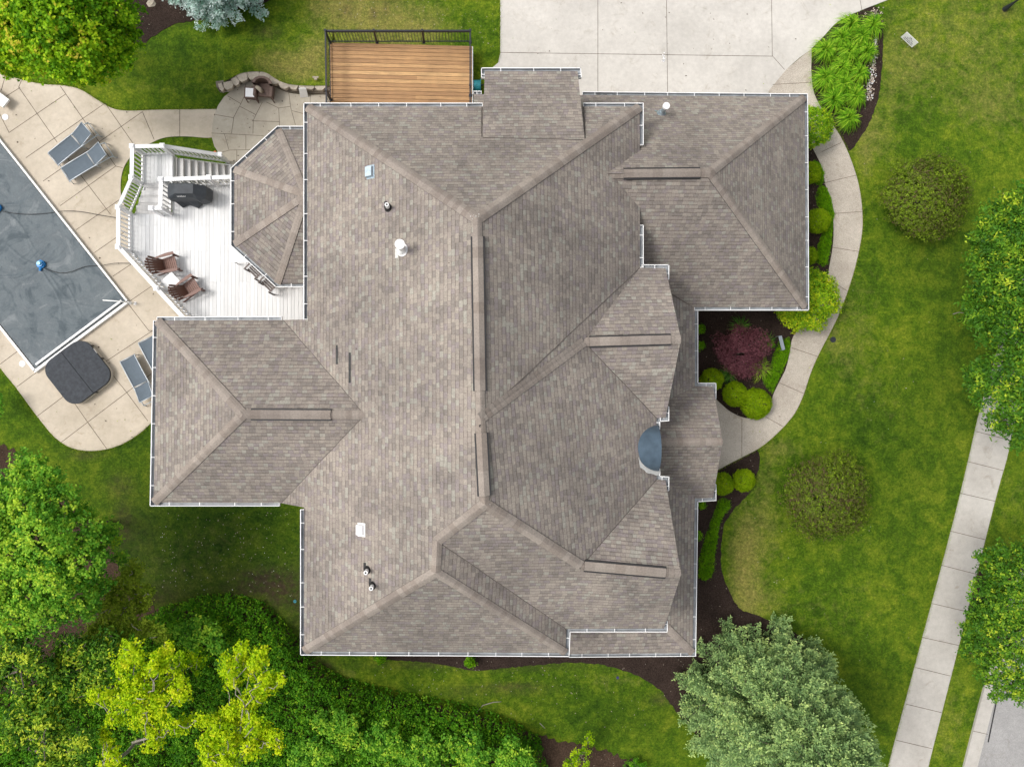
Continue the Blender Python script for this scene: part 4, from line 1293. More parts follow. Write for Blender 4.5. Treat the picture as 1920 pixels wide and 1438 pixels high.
def copy_thing(root, loc, rz, label=None, name=None):
    c = root.copy(); COL.objects.link(c); c.location = loc; c.rotation_euler = (0, 0, rz)
    if label: c['label'] = label
    for ch in root.children:
        d = ch.copy(); COL.objects.link(d); d.parent = c
        for g in ch.children:
            e = g.copy(); COL.objects.link(e); e.parent = d
    return c
ad = adirondack_proto()
ad.scale = (.92, .92, .95)
ad['group'] = 'brown slatted chairs on the white deck'
p = W(315, 495, ZF + .35); ad.location = (p.x, p.y, ZF); ad.rotation_euler = (0, 0, R(14)); ad['label'] = 'brown slatted armchair on white deck, nearer the grill'
p = W(356, 539, ZF + .35)
copy_thing(ad, (p.x, p.y, ZF), R(32), 'brown slatted armchair on white deck, south of the small white table')
# small white table between chairs
def small_table(px, py, rz, w_, d_, h, label, legm='white2'):
    p = W(px, py, ZF + h)
    t_ = thing('side_table', label, 'table', (p.x, p.y, ZF), rz=rz, local=True)
    mb = MB(); mb.box((0, 0, h - .015), (w_, d_, .03)); mb.build('table_top', M['white'], t_, bevel=.006)
    for sx in (-1, 1):
        for sy in (-1, 1):
            mb = MB(); mb.box((sx * (w_ / 2 - .05), sy * (d_ / 2 - .05), (h - .03) / 2), (.045, .045, h - .03)); mb.build('leg', M[legm], t_)
    return t_
small_table(320, 527, R(42), .50, .48, .5, 'small white square table between the two brown armchairs')
small_table(449, 479, 0, .62, .50, .75, 'white table half hidden under the bay roof eave')
# brown bench under the bay eave
bp = W(490, 521, ZF + .5)
bn = thing('patio_bench', 'dark brown double seat bench under the bay roof edge', 'bench', (bp.x, bp.y, ZF), rz=R(-44), local=True)
for sx in (-1, 1):
    mb = MB()
    for k in range(5): mb.box((sx * .36, .25 - k * .09, .43), (.5, .07, .02), t=.5)
    mb.build('seat', M['darkwood'], bn)
    mb = MB()
    for k in range(7): mb.box((sx * .36 - .21 + k * .07, .30, .70), (.045, .02, .5), t=.3)
    mb.box((sx * .36, .30, .96), (.55, .05, .06), t=.8); mb.box((sx * .36, .30, .5), (.55, .04, .05), t=.8)
    mb.build('backrest', M['darkwood'], bn)
    for q in (-1, 1):
        mb = MB(); mb.box((sx * .36 + q * .27, .05, .66), (.05, .5, .03), t=.9); mb.build('armrest', M['darkwood'], bn)
        for yy in (-.18, .28):
            mb = MB(); mb.box((sx * .36 + q * .27, yy, .33), (.05, .05, .66), t=.1); mb.build('leg', M['darkwood'], bn)

# ------------------------------------------------------------------ LOUNGERS
def lounger():
    r_ = thing('sun_lounger', 'x', 'sun lounger', (0, 0, 0), 'blue grey sun loungers by the pool', local=True)
    bx, hz = .30, .33
    ang = R(20); Lb = .72
    bh = Vector((.18 + Lb * math.cos(ang), 0, hz + Lb * math.sin(ang)))
    def sling(mb, a, b_, sag):
        K, J = 8, 8
        g = [[Vector((a.x + (b_.x - a.x) * i / K, -bx + 2 * bx * j / J, a.z + (b_.z - a.z) * i / K - sag * math.sin(math.pi * j / J))) for j in range(J + 1)] for i in range(K + 1)]
        for i in range(K):
            for j in range(J): mb.face([g[i][j], g[i + 1][j], g[i + 1][j + 1], g[i][j + 1]])
    mb = MB(); sling(mb, Vector((-1.0, 0, hz)), Vector((.14, 0, hz)), .03)
    mb.face([(-1.0, -bx, hz), (-1.0, bx, hz), (-1.06, bx, hz - .06), (-1.06, -bx, hz - .06)]); mb.build('seat', M['sling'], r_, smooth=True)
    mb = MB(); sling(mb, Vector((.20, 0, hz + .01)), bh, .03); mb.build('backrest', M['sling'], r_, smooth=True)
    mb = MB()
    for s_ in (-1, 1):
        y = s_ * (bx + .018)
        mb.tube([(-1.06, y, hz - .07), (-1.0, y, hz), (-.4, y, hz + .015), (.15, y, hz + .01), (.5, y * 1.02, hz + .0), (.85, y * 1.02, hz - .03), (1.0, y * 1.02, hz - .08)], .022, 8)
        mb.tube([(.18, s_ * bx, hz), (bh.x, s_ * bx, bh.z)], .016, 8)
    mb.tube([(-1.03, -bx, hz - .04), (-1.03, bx, hz - .04)], .018, 8); mb.tube([(bh.x, -bx, bh.z), (bh.x, bx, bh.z)], .018, 8); mb.tube([(.98, -bx, hz - .07), (.98, bx, hz - .07)], .018, 8)
    mb.tube([(.17, -bx, hz - .03), (.17, bx, hz - .03)], .016, 8)
    mb.build('frame', M['alu'], r_, smooth=True)
    for s_ in (-1, 1):
        for (xx, dx) in ((-.98, -.06), (.20, .04), (.92, .10)):
            mb = MB(); mb.tube([(xx, s_ * (bx + .018), hz - .02), (xx + dx, s_ * (bx + .03), 0.005)], .02, 8); mb.build('leg', M['alu'], r_, smooth=True)
    mb = MB(); mb.tube([(.62, -bx, hz + .12), (.80, -bx, hz - .03), (.80, bx, hz - .03), (.62, bx, hz + .12)], .012, 6); mb.build('back_support', M['alu'], r_)
    return r_
lg = lounger()
def place_l(fx, fy, hx_, hy_, label, first=False):
    a, b_ = W(fx, fy, .33), W(hx_, hy_, .50)
    c = (a + b_) / 2; rz = math.atan2(b_.y - a.y, b_.x - a.x)
    dz = (math.cos(rz), math.sin(rz))
    loc = (c.x, c.y, .03)
    if first: lg.location = loc; lg.rotation_euler = (0, 0, rz); lg['label'] = label
    else: copy_thing(lg, loc, rz, label)
place_l(104, 296, 167, 240, 'blue grey sun lounger, upper one of the pair above the pool cover', True)
place_l(128, 325, 196, 279, 'blue grey sun lounger, lower one of the pair above the pool cover')
place_l(244, 681, 275, 746, 'blue grey sun lounger between the hot tub and the house wing')
place_l(278, 646, 309, 711, 'blue grey sun lounger mostly hidden under the wing roof')

# wicker chair and table on the patio
p = W(496, 170, .4)
wc = thing('wicker_armchair', 'dark brown wicker armchair in front of the stone wall', 'armchair', (p.x, p.y, .036), rz=R(-4), local=True)
mb = MB(); mb.box((0, .02, .33), (.52, .56, .16)); mb.build('seat', M['wicker'], wc, bevel=.04)
mb = MB()
K = 14
for i in range(K):
    a0, a1 = math.pi * i / K, math.pi * (i + 1) / K
    def q(a, r_, z): return (math.cos(a) * r_ * 1.0, .12 + math.sin(a) * r_ * .75, z)
    mb.add([q(a0, .37, .15), q(a1, .37, .15), q(a1, .40, .78), q(a0, .40, .78), q(a0, .27, .30), q(a1, .27, .30), q(a1, .28, .78), q(a0, .28, .78)], [(0, 1, 2, 3), (5, 4, 7, 6), (3, 2, 6, 7), (0, 4, 5, 1)])
mb.build('backrest', M['wicker'], wc, smooth=False)
for s_ in (-1, 1):
    mb = MB(); mb.box((s_ * .33, -.10, .42), (.13, .46, .34)); mb.build('armrest', M['wicker'], wc, bevel=.04)
    for yy in (-.30, .30):
        mb = MB(); mb.tube([(s_ * .31, yy, .25), (s_ * .33, yy * 1.12, 0)], .025, 8); mb.build('leg', M['wicker'], wc)
cu = W(486.5, 167, .62)
mb = MB(); mb.add([(0, 0, .09)] + [(math.cos(a) * .20 * (1 + .12 * math.cos(4 * a)), math.sin(a) * .20 * (1 + .12 * math.cos(4 * a)), 0) for a in np.linspace(0, 2 * math.pi, 17)[:-1]] + [(0, 0, -.09)],
       [(0, 1 + i, 1 + (i + 1) % 16) for i in range(16)] + [(17, 1 + (i + 1) % 16, 1 + i) for i in range(16)])
cs = mb.build('cushion', M['cushion'], None, smooth=True)
cs.location = (cu.x, cu.y, .60); cs.rotation_euler = (R(-20), R(55), R(10))
tag(cs, 'beige scatter cushion leaning in the wicker armchair', 'cushion')
p = W(469, 174.5, .5)
wt = thing('wicker_table', 'square dark wicker side table with pale glass top', 'table', (p.x, p.y, .036), rz=R(-2), local=True)
mb = MB(); mb.box((0, 0, .465), (.46, .46, .05)); mb.box((0, 0, .25), (.40, .40, .03)); mb.build('frame', M['wicker'], wt)
mb = MB(); mb.box((0, 0, .495), (.36, .36, .012)); mb.build('table_top', M['glasswhite'] if 'glasswhite' in M else M['white2'], wt)
for sx in (-1, 1):
    for sy in (-1, 1):
        mb = MB(); mb.tube([(sx * .20, sy * .20, .44), (sx * .22, sy * .22, 0)], .022, 8); mb.build('leg', M['wicker'], wt)
# white panel leaning by the wall
a, b_, c_, d_ = W(560, 166, .55), W(574, 165.5, .55), W(578, 182, .04), W(563.5, 183, .04)
mb = MB(); nn = (b_ - a).cross(d_ - a).normalized() * .015
mb.add([a + nn, b_ + nn, c_ + nn, d_ + nn, a - nn, b_ - nn, c_ - nn, d_ - nn], [(0, 1, 2, 3), (7, 6, 5, 4), (0, 4, 5, 1), (1, 5, 6, 2), (2, 6, 7, 3), (3, 7, 4, 0)])
tag(mb.build('leaning_board', M['white2'], None, bevel=.004), 'white rectangular panel leaning against the stone wall', 'panel')
p = W(592, 146, .6)
fx = thing('path_light', 'small pale metal light stuck in the lawn behind the stone wall', 'garden light', (p.x, p.y, .40), local=True)
mb = MB(); mb.tube([(0, 0, 0), (0, 0, .22)], .015, 8); mb.build('stake', M['greyplate'], fx)
mb = MB(); mb.box((0, 0, .24), (.24, .06, .03)); mb.box((0, -.05, .22), (.12, .1, .05)); mb.build('lamp_head', M['cushion'], fx)

# ------------------------------------------------------------------ HOT TUB
p = W(144.5, 698, .36)
ht = thing('hot_tub', 'square hot tub closed with a charcoal folding cover', 'hot tub', (p.x, p.y, .03), rz=R(37.7), local=True)
def rsq(h, r_, n=8):
    out = []
    for cx, cy, a0 in ((1, 1, 0), (-1, 1, 90), (-1, -1, 180), (1, -1, 270)):
        for k in range(n + 1):
            a = R(a0 + 90 * k / n); out.append((cx * (h - r_) + math.cos(a) * r_, cy * (h - r_) + math.sin(a) * r_))
    return out
mb = MB(); mb.prism(rsq(1.05, .50), 0, .22); mb.build('tub', M['tubside'], ht)
for sgn in (-1, 1):
    pts = rsq(1.06, .52, 10); pts = [(min(x, -.006) if sgn < 0 else max(x, .006), y) for x, y in pts]
    q = []
    for t in pts:
        if not q or (abs(q[-1][0] - t[0]) + abs(q[-1][1] - t[1])) > 1e-5: q.append(t)
    mb = MB(); n = len(q)
    lo = [(x * 1.0, y, .19) for x, y in q]; hi = [(x, y, .29 + (.05 * (1 - abs(x) / 1.06))) for x, y in q]
    mb.add(lo + hi, [tuple(range(n, 2 * n))] + [(i, (i + 1) % n, n + (i + 1) % n, n + i) for i in range(n)])
    mb.build('cover', M['tubcover'], ht, bevel=.02)
for (x, y, a) in ((1.07, .55, 0), (1.07, -.1, 0), (-1.07, -.4, 0), (.05, -1.07, 90)):
    mb = MB(); mb.box((x, y, .15), (.02, .06, .20), R(a)); mb.build('strap', M['black_plastic'], ht)
mb = MB(); mb.box((1.065, .28, .25), (.012, .22, .05)); mb.build('tag', M['white'], ht)

# ------------------------------------------------------------------ POOL
c0 = W(240, 566, 0); c1 = W(70, 693, 0)
du = (c0 - c1).normalized(); dv = (W(0, 230, 0) - c0).normalized(); dv = (dv - du * dv.dot(du)).normalized()
Wd = (c0 - c1).length; Ld = 10.5
pl_ = thing('swimming_pool', 'rectangular swimming pool with white coping under a dark grey winter cover', 'pool', (c0.x, c0.y, 0))
pump = W(78, 500, 0)
def puv(P_): d = P_ - c1; return d.dot(du), d.dot(dv)
pu, pv = puv(pump); pu2, pv2 = puv(W(-6, 388, 0))
nu, nv = 150, 260
us = np.linspace(0.04, Wd - .04, nu); vs_ = np.linspace(.04, Ld, nv)
U_, V_ = np.meshgrid(us, vs_)
Z = np.full_like(U_, .135)
r1 = np.hypot(U_ - pu, V_ - pv); r2 = np.hypot(U_ - pu2, V_ - pv2)
edge = np.minimum(np.minimum(U_, Wd - U_), V_)
Z -= .03 * np.exp(-(r1 / .9) ** 2) + .03 * np.exp(-(r2 / .9) ** 2)
Z -= .035 * np.clip(edge / 1.0, 0, 1)
for (cu_, cv_, rr, seed) in ((pu, pv, r1, 1), (pu2, pv2, r2, 5)):
    th = np.arctan2(V_ - cv_, U_ - cu_)
    rg = np.random.default_rng(seed)
    for k in range(11):
        a0 = rg.uniform(-math.pi, math.pi); wv = .10 + .05 * rg.random()
        dth = np.angle(np.exp(1j * (th - a0 - .16 * np.sin(rr * 1.5 + k))))
        dist = np.abs(dth) * rr
        fade = np.exp(-rr / (1.1 + 1.3 * rg.random())) * np.clip(rr / .3, 0, 1)
        Z += .022 * np.exp(-(dist / (wv * .4)) ** 2) * fade
Z += .004 * np.sin(U_ * 3 + V_ * 1.3) * np.clip(edge, 0, 1)
base = np.array(c1)
P3 = base + U_[..., None] * np.array(du) + V_[..., None] * np.array(dv); P3[..., 2] = Z
me = bpy.data.meshes.new('pool_cover')
idx = np.arange(nu * nv).reshape(nv, nu)
F = np.stack([idx[:-1, :-1].ravel(), idx[:-1, 1:].ravel(), idx[1:, 1:].ravel(), idx[1:, :-1].ravel()], 1)
me.from_pydata((P3.reshape(-1, 3) - np.array([c0.x, c0.y, 0])).tolist(), [], F.tolist())
me.polygons.foreach_set('use_smooth', [True] * len(F))
def cover_mat():
    m, n, b, o = mat('pool_cover_fabric')
    f = noise(n, .55, 7, .72, dist=1.6); c = ramp(n, f, [(.38, (.070, .090, .104)), (.48, (.108, .132, .147)), (.55, (.078, .100, .115)), (.64, (.140, .163, .178))]).outputs[0]
    c = mul(n, c, ramp(n, noise(n, 2.2, 6, .75, dist=1.0), [(.35, (.80, .82, .84)), (.65, (1.12, 1.1, 1.08))]).outputs[0])
    c = mul(n, c, ramp(n, noise(n, 3.2, 5, .8, dist=.6), [(.69, (1, 1, 1)), (.76, (.35, .36, .34))]).outputs[0])
    n.links.new(c, b.inputs['Base Color']); 
    rr = ramp(n, f, [(.4, (.62,) * 3), (.55, (.42,) * 3)]); n.links.new(rr.outputs[0], b.inputs['Roughness'])
    b.inputs['Specular IOR Level'].default_value = .18
    bump(n, b, noise(n, 5, 5, .7, dist=1.5), .25, .03)
    return m
me.materials.append(cover_mat())
o = bpy.data.objects.new('pool_cover', me); COL.objects.link(o); o.parent = pl_
mb = MB()
def pw(u, v, z=0.0): q = c1 + du * u + dv * v; return Vector((q.x, q.y, z))
mb.bar(pw(-.04, -.04, .10), pw(-.04, Ld, .10), .09, .14); mb.bar(pw(Wd + .03, -.04, .10), pw(Wd + .03, Ld, .10), .07, .14); mb.bar(pw(-.085, -.05, .10), pw(Wd + .065, -.05, .10), .10, .14)
mb.build('coping', M['white'], pl_)
mb = MB(); mb.bar(pw(.15, .13, .165), pw(Wd - .12, .13, .165), .09, .07); mb.build('cover_track', M['white'], pl_, bevel=.012)
# cover pumps
def pump_obj(px, py, label):
    p = W(px, py, .1)
    t_ = thing('cover_pump', label, 'pump', (p.x, p.y, .085), 'blue pumps on the pool cover', local=True)
    mb = MB(); mb.tube([(0, 0, 0), (0, 0, .10), (0, 0, .11), (0, 0, .17)], [.17, .17, .14, .12], 8); mb.build('body', M['blue'], t_)
    mb = MB(); mb.tube([(0, .02, .17), (0, .02, .24)], [.085, .07], 12); mb.build('top_cap', M['cyan'], t_)
    mb = MB(); mb.tube([(-.02, -.15, .05), (-.04, -.27, .05)], [.06, .045], 8); mb.build('outlet', M['blue'], t_)
    return t_
pump_obj(78, 496, 'bright blue pump sitting in the middle of the pool cover')
pump_obj(-4, 390, 'dark blue pump cut by the left edge of the picture')
def cable(name, pts, z, r_, m, label, cat='cable', dz=None):
    P_ = smooth_path(pts, k=6); mb = MB()
    zz = [z if dz is None else dz(x, y) for x, y in P_]
    mb.tube([W(x, y, q) for (x, y), q in zip(P_, zz)], r_, 6)
    tag(mb.build(name, m, None, smooth=True), label, cat)
cable('pump_cable', [(82, 502), (95, 508), (115, 512), (135, 509), (160, 500), (190, 498), (215, 494), (245, 494), (262, 497)], .16, .012, M['black_plastic'], 'black cable from the middle pump across the deck concrete')
cable('pump_cable', [(2, 396), (25, 400), (55, 402), (90, 400), (118, 396), (150, 397), (190, 404), (222, 409), (240, 412)], .15, .012, M['black_plastic'], 'black cable running from the left edge pump toward the white deck')
# handrail with escutcheons at the pool corner
p = W(240, 567, .06)
hr = thing('pool_handrail', 'white pool handrail lying out over the cover corner', 'handrail', (p.x, p.y, 0))
mb = MB(); mb.tube([W(193, 563, .62), W(215, 564.5, .70), W(232, 566, .66), W(240, 567.5, .45), W(244, 568, .05)], .024, 10); mb.tube([W(240, 567.5, .45), W(247, 567.5, .30), W(253, 568.5, .05)], .022, 10); mb.build('rail', M['white'], hr, smooth=True)
for q in ((244, 568), (253.5, 569)):
    a = W(q[0], q[1], .03); mb = MB(); mb.tube([(a.x, a.y, .03), (a.x, a.y, .065)], [.075, .055], 18); mb.build('anchor_ring', M['white'], hr)
for (x, y, lab) in ((42, 682, 'round white skimmer lid near the lower pool corner'), (10, 220, 'round white skimmer lid at the upper pool edge')):
    a = W(x, y, .03); mb = MB(); mb.tube([(0, 0, 0), (0, 0, .015)], [.13, .12], 24); o = mb.build('skimmer_lid', M['white'], None); o.location = (a.x, a.y, .031); tag(o, lab, 'lid', 'white skimmer lids')
for (x, y) in ((187, 484), (185, 651), (6, 618), (33, 267)):
    a = W(x, y, .03); mb = MB(); mb.tube([(0, 0, 0), (0, 0, .006)], .035, 12); o = mb.build('deck_drain', M['joint'], None); o.location = (a.x, a.y, .031)
    tag(o, {187: 'tiny dark anchor cap near the white deck corner', 185: 'tiny dark anchor cap east of the hot tub', 6: 'tiny dark anchor cap left of the pool', 33: 'tiny dark anchor cap north of the pool'}[x], 'anchor cap')
a, b_ = W(-14, 168, .25), W(8, 186, .25)
mb = MB(); c = (a + b_) / 2; mb.box((0, 0, 0), (1.0, .42, .10)); o = mb.build('diving_board', M['white'], None, bevel=.02); cpt = W(-8, 180, .35); o.location = (cpt.x, cpt.y, .30); o.rotation_euler = (0, 0, R(-37)); tag(o, 'end of a white diving board at the left picture edge', 'diving board')
mb = MB(); mb.tube([(cpt.x, cpt.y, .03), (cpt.x, cpt.y, .25)], .09, 12); bb = mb.build('stand', M['white'], None)
bb.parent = o; bb.matrix_parent_inverse = (Matrix.Translation((cpt.x, cpt.y, .30)) @ Matrix.Rotation(R(-37), 4, 'Z')).inverted()

# ------------------------------------------------------------------ FRONT YARD THINGS
tl, tr, br, bl = W(1699.5, 62.5, .62), W(1721, 81.5, .62), W(1710, 89.8, .17), W(1688.7, 70, .17)
base = (bl + br) / 2
ys = thing('yard_sign', 'white yard sign with navy lettering on the front lawn', 'sign', (base.x, base.y, 0))
xax = (br - bl).normalized(); zax = Vector((0, 0, 1)); yax = zax.cross(xax)
hw_ = (br - bl).length / 2; cc = base + zax * .225
Ms = Matrix((xax, yax, zax)).transposed()
mb = MB(); mb.box(cc, (hw_ * 2, .012, .45), mtx=Ms); mb.build('board', M['white'], ys)
mb = MB()
for s_ in (-1, 1): q = base + xax * s_ * hw_ * .55; mb.tube([(q.x, q.y, 0), (q.x, q.y, .3)], .006, 6)
mb.build('wire_stake', M['greyplate'], ys)
face = Matrix((xax, zax, -yax)).transposed()   # local z faces the camera side
side = -yax
mb = MB()   # roof-shaped emblem
e = cc + side * .008
pts = [(-.085, .075), (-.05, .12), (.0, .145), (.05, .125), (.085, .075), (.04, .095), (0, .105), (-.04, .095)]
mb.face([e + xax * x + zax * y for x, y in pts]); mb.build('emblem', M['ink'], ys)
mb = MB()                                     # lettering too small to read in the photograph: rows of short strokes
for yy, hh_, n_, wd_ in ((.035, .035, 9, .30), (-.05, .05, 13, .46), (-.135, .055, 11, .48)):
    x = -wd_ / 2
    while x < wd_ / 2:
        lw_ = random.uniform(.012, .028)
        mb.box(e + xax * (x + lw_ / 2) + zax * (yy + random.uniform(-.004, .004)), (lw_, .002, hh_ * random.uniform(.7, 1)), mtx=Ms); x += lw_ + random.choice([.008, .008, .024])
mb.build('lettering', M['ink'], ys)
# lamp post at the corner
a = W(1884, 18, 0)
lp = thing('lamp_post', 'black metal lamp post on the lawn at the upper right corner', 'lamp post', (a.x, a.y, 0))
mb = MB(); mb.tube([(a.x, a.y, 0), (a.x, a.y, .12), (a.x, a.y, .5)], [.12, .10, .055], 14); mb.build('base', M['black'], lp)
mb = MB(); mb.tube([(a.x, a.y, .4), (a.x, a.y, 2.1)], .045, 12); mb.build('post', M['black'], lp)
mb = MB(); mb.tube([(a.x, a.y, 2.1), (a.x, a.y, 2.15), (a.x, a.y, 2.45), (a.x, a.y, 2.55)], [.06, .10, .13, .04], 6); mb.build('lantern', M['black'], lp)
def disc(px, py, r_, m, name, label, cat):
    a = W(px, py, 0); mb = MB(); mb.tube([(0, 0, 0), (0, 0, .02)], [r_, r_ * .95], 18); o = mb.build(name, m, None); o.location = (a.x, a.y, .0); tag(o, label, cat)
disc(1562, 637, .13, M['asphdark'] if 'asphdark' in M else M['black'], 'valve_cover', 'round dark valve cover in the lawn beside the walkway', 'cover')
disc(532, 67, .07, M['black'], 'sprinkler_head', 'small dark sprinkler head in the lawn north of the patio', 'sprinkler')
disc(1158, 1270, .06, M['ink'], 'sprinkler_head', 'small blue sprinkler head on the lawn south of the house', 'sprinkler')
disc(553, 1127, .07, M['teal'], 'sprinkler_head', 'small green sprinkler cap in the lawn by the west gutter', 'sprinkler')
a, b_ = W(1462.5, 630, .45), W(1469, 656, .45)
mb = MB(); mb.bar(a, b_, .15, .02); mb.tube([a + Vector((0, 0, -.01)), Vector((a.x, a.y, 0))], .012, 6); mb.tube([b_ + Vector((0, 0, -.01)), Vector((b_.x, b_.y, 0))], .012, 6)
tag(mb.build('metal_plate', M['greyplate'], None), 'narrow grey metal plate standing in the court bed by the walkway', 'plate')
a = W(1242, 107, .03); mb = MB()
for i in range(14): mb.box((random.gauss(0, .07), random.gauss(0, .10), .012), (random.uniform(.03, .07), random.uniform(.02, .05), .02), random.random() * 3)
o = mb.build('debris_pile', M['white2'], None); o['kind'] = 'stuff'; o.location = (a.x, a.y, .026); tag(o, 'small heap of white debris on the driveway joint', 'debris')
# boulder in the north bed
def rock(px, py, r_, label, m='stone'):
    a = W(px, py, 0); mb = MB(); n1_, n2_ = 10, 6
    rr = [[1 + random.uniform(-.16, .16) for _ in range(n1_)] for _ in range(n2_)]
    vs = [(math.cos(2 * math.pi * i / n1_) * math.cos(math.pi * .5 * j / n2_) * r_ * rr[j][i] * 1.2, math.sin(2 * math.pi * i / n1_) * math.cos(math.pi * .5 * j / n2_) * r_ * rr[j][i], math.sin(math.pi * .5 * j / n2_) * r_ * .7 * rr[j][i]) for j in range(n2_) for i in range(n1_)]
    fs = [(j * n1_ + i, j * n1_ + (i + 1) % n1_, (j + 1) * n1_ + (i + 1) % n1_, (j + 1) * n1_ + i) for j in range(n2_ - 1) for i in range(n1_)] + [tuple((n2_ - 1) * n1_ + i for i in range(n1_))]
    mb.add(vs, fs); o = mb.build('boulder', M[m], None); o.location = (a.x, a.y, 0.0); tag(o, label, 'rock')
rock(284, 8, .16, 'rounded grey boulder in the dark bed beside the spruce')
# pebbles in the daylily bed (uncountable)
mb = MB()
for i in range(420):
    t = random.random(); cx = 1645 - 14 * t ** 1.2 - 3; cy = 70 + 118 * t; wdt = 3 + 7 * t
    p = W(cx + random.gauss(0, wdt * .5), cy + random.gauss(0, 3), .03); s_ = random.uniform(.02, .055)
    mb.box((p.x, p.y, .03), (s_, s_ * random.uniform(.6, 1), s_ * .6), random.random() * 3, mi=random.choice([0, 0, 1, 2]))
for i in range(50):
    p = W(random.gauss(1640, 9), random.gauss(27, 5), .03); s_ = random.uniform(.03, .06); mb.box((p.x, p.y, .03), (s_, s_ * .7, .03), random.random() * 3, mi=random.choice([0, 2]))
tag(mb.build('pebbles', [M['pebble'], M['white2'], M['cushion']], None, bevel=.006), kind='stuff')
# light wood chips lying on the mulch
mb = MB()
def chips(n, poly, z):
    xs = [p[0] for p in poly]; ys_ = [p[1] for p in poly]; c = 0
    while c < n:
        x, y = random.uniform(min(xs), max(xs)), random.uniform(min(ys_), max(ys_))
        if inside(x, y, poly):
            p = W(x, y, z); s_ = random.uniform(.012, .04); mb.box((p.x, p.y, z + .006), (s_, s_ * .5, .008), random.random() * 3, mi=random.choice([0, 0, 1])); c += 1
def inside(x, y, poly):
    r_ = False; j = len(poly) - 1
    for i in range(len(poly)):
        if (poly[i][1] > y) != (poly[j][1] > y) and x < (poly[j][0] - poly[i][0]) * (y - poly[i][1]) / (poly[j][1] - poly[i][1]) + poly[i][0]: r_ = not r_
        j = i
    return r_
chips(260, bedB, .018); chips(300, bedC, .016); chips(60, bedA, .015); chips(80, bedE, .016); chips(900, woodland, .014)
tag(mb.build('wood_chips', [M['cushion'], M['bark_pale']], None), kind='stuff')
# terracotta spot at the patio edge and a bent twig or two
rock(403, 285, .05, 'small orange clay piece at the foot of the white stairs', 'orange')
for i, (pts, lab) in enumerate((([(895, 1334), (905, 1322), (925, 1316), (940, 1315)], 'bare forked twig lying on the south lawn edge'), ([(1787, 589), (1797, 586), (1808, 587)], 'pale broken branch on the lawn under the right tree'), ([(1012, 1355), (1022, 1365)], 'short dry stick in the leaf litter'))):
    mb = MB(); P_ = [W(x, y, .03) for x, y in pts]; mb.tube(P_, [.018] * (len(P_) - 1) + [.008], 6); tag(mb.build('fallen_twig', M['bark_pale'], None), lab, 'twig')

# ------------------------------------------------------------------ VEGETATION
def unit(a): return a / np.maximum(np.linalg.norm(a, axis=-1, keepdims=True), 1e-9)
def leaf_quads(P, Nn, L, Wd_, rng, fold=.25):
    """diamond leaves at P facing Nn"""
    n = len(P)
    T = unit(np.cross(Nn, unit(rng.normal(size=(n, 3))))); Bt = np.cross(Nn, T)
    L = (L * rng.uniform(.7, 1.3, n))[:, None]; Wd_ = (Wd_ * rng.uniform(.7, 1.3, n))[:, None]
    V = np.empty((n, 4, 3))
    V[:, 0] = P - T * L / 2; V[:, 2] = P + T * L / 2
    V[:, 1] = P - Bt * Wd_ / 2 + Nn * Wd_ * fold - T * L * .08; V[:, 3] = P + Bt * Wd_ / 2 + Nn * Wd_ * fold - T * L * .08
    return V

LM = {
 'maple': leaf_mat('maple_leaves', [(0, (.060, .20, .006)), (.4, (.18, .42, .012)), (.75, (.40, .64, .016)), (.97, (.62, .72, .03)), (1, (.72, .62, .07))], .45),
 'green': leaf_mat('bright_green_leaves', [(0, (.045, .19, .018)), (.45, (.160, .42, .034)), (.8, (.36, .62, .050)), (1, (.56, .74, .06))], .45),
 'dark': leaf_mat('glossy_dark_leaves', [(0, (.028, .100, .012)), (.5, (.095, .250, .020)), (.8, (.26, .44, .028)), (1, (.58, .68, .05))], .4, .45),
 'yellow': leaf_mat('yellow_green_leaves', [(0, (.13, .32, .005)), (.35, (.36, .58, .007)), (.75, (.62, .76, .010)), (1, (.76, .78, .03))], .45),
 'olive': leaf_mat('olive_leaves', [(0, (.070, .13, .010)), (.5, (.20, .32, .020)), (1, (.42, .52, .05))], .4),
 'hedge': leaf_mat('hedge_leaves', [(0, (.026, .115, .006)), (.5, (.085, .270, .010)), (.85, (.18, .42, .018)), (1, (.34, .54, .025))], .4),
 'spruce': leaf_mat('spruce_needles', [(0, (.060, .120, .045)), (.4, (.17, .29, .115)), (.75, (.37, .54, .20)), (1, (.60, .74, .26))], .25, .7),
 'bluespruce': leaf_mat('blue_spruce_needles', [(0, (0.171, 0.329, 0.262)), (.5, (0.439, 0.683, 0.573)), (1, (0.708, 0.800, 0.800))], .2, .7),
 'box': leaf_mat('clipped_lime_leaves', [(0, (.095, .22, .002)), (.5, (.24, .39, .003)), (1, (.42, .56, .012))], .3),
 'yew': leaf_mat('variegated_leaves', [(0, (.08, .25, .010)), (.4, (.27, .50, .018)), (.75, (.60, .72, .022)), (1, (.80, .74, .04))], .35),
 'lilac': leaf_mat('lilac_shrub_leaves', [(0, (0.146, 0.098, 0.055)), (.25, (0.116, 0.140, 0.027)), (.6, (0.152, 0.244, 0.015)), (1, (0.281, 0.390, 0.024))], .25),
 'creep': leaf_mat('creeping_shrub_leaves', [(0, (.045, .17, .003)), (.5, (.16, .40, .004)), (1, (.34, .58, .014))], .35),
 'acer': leaf_mat('purple_maple_leaves', [(0, (.070, .020, .028)), (.5, (.185, .062, .080)), (1, (.33, .14, .16))], .25),
 'daylily': leaf_mat('daylily_blades', [(0, (.085, .26, .010)), (.5, (.24, .50, .022)), (1, (.50, .70, .06))], .4, .5),
 'darkblade': leaf_mat('dark_strap_leaves', [(0, (.03, .11, .015)), (.5, (.08, .23, .028)), (1, (.18, .36, .05))], .3, .5),
}

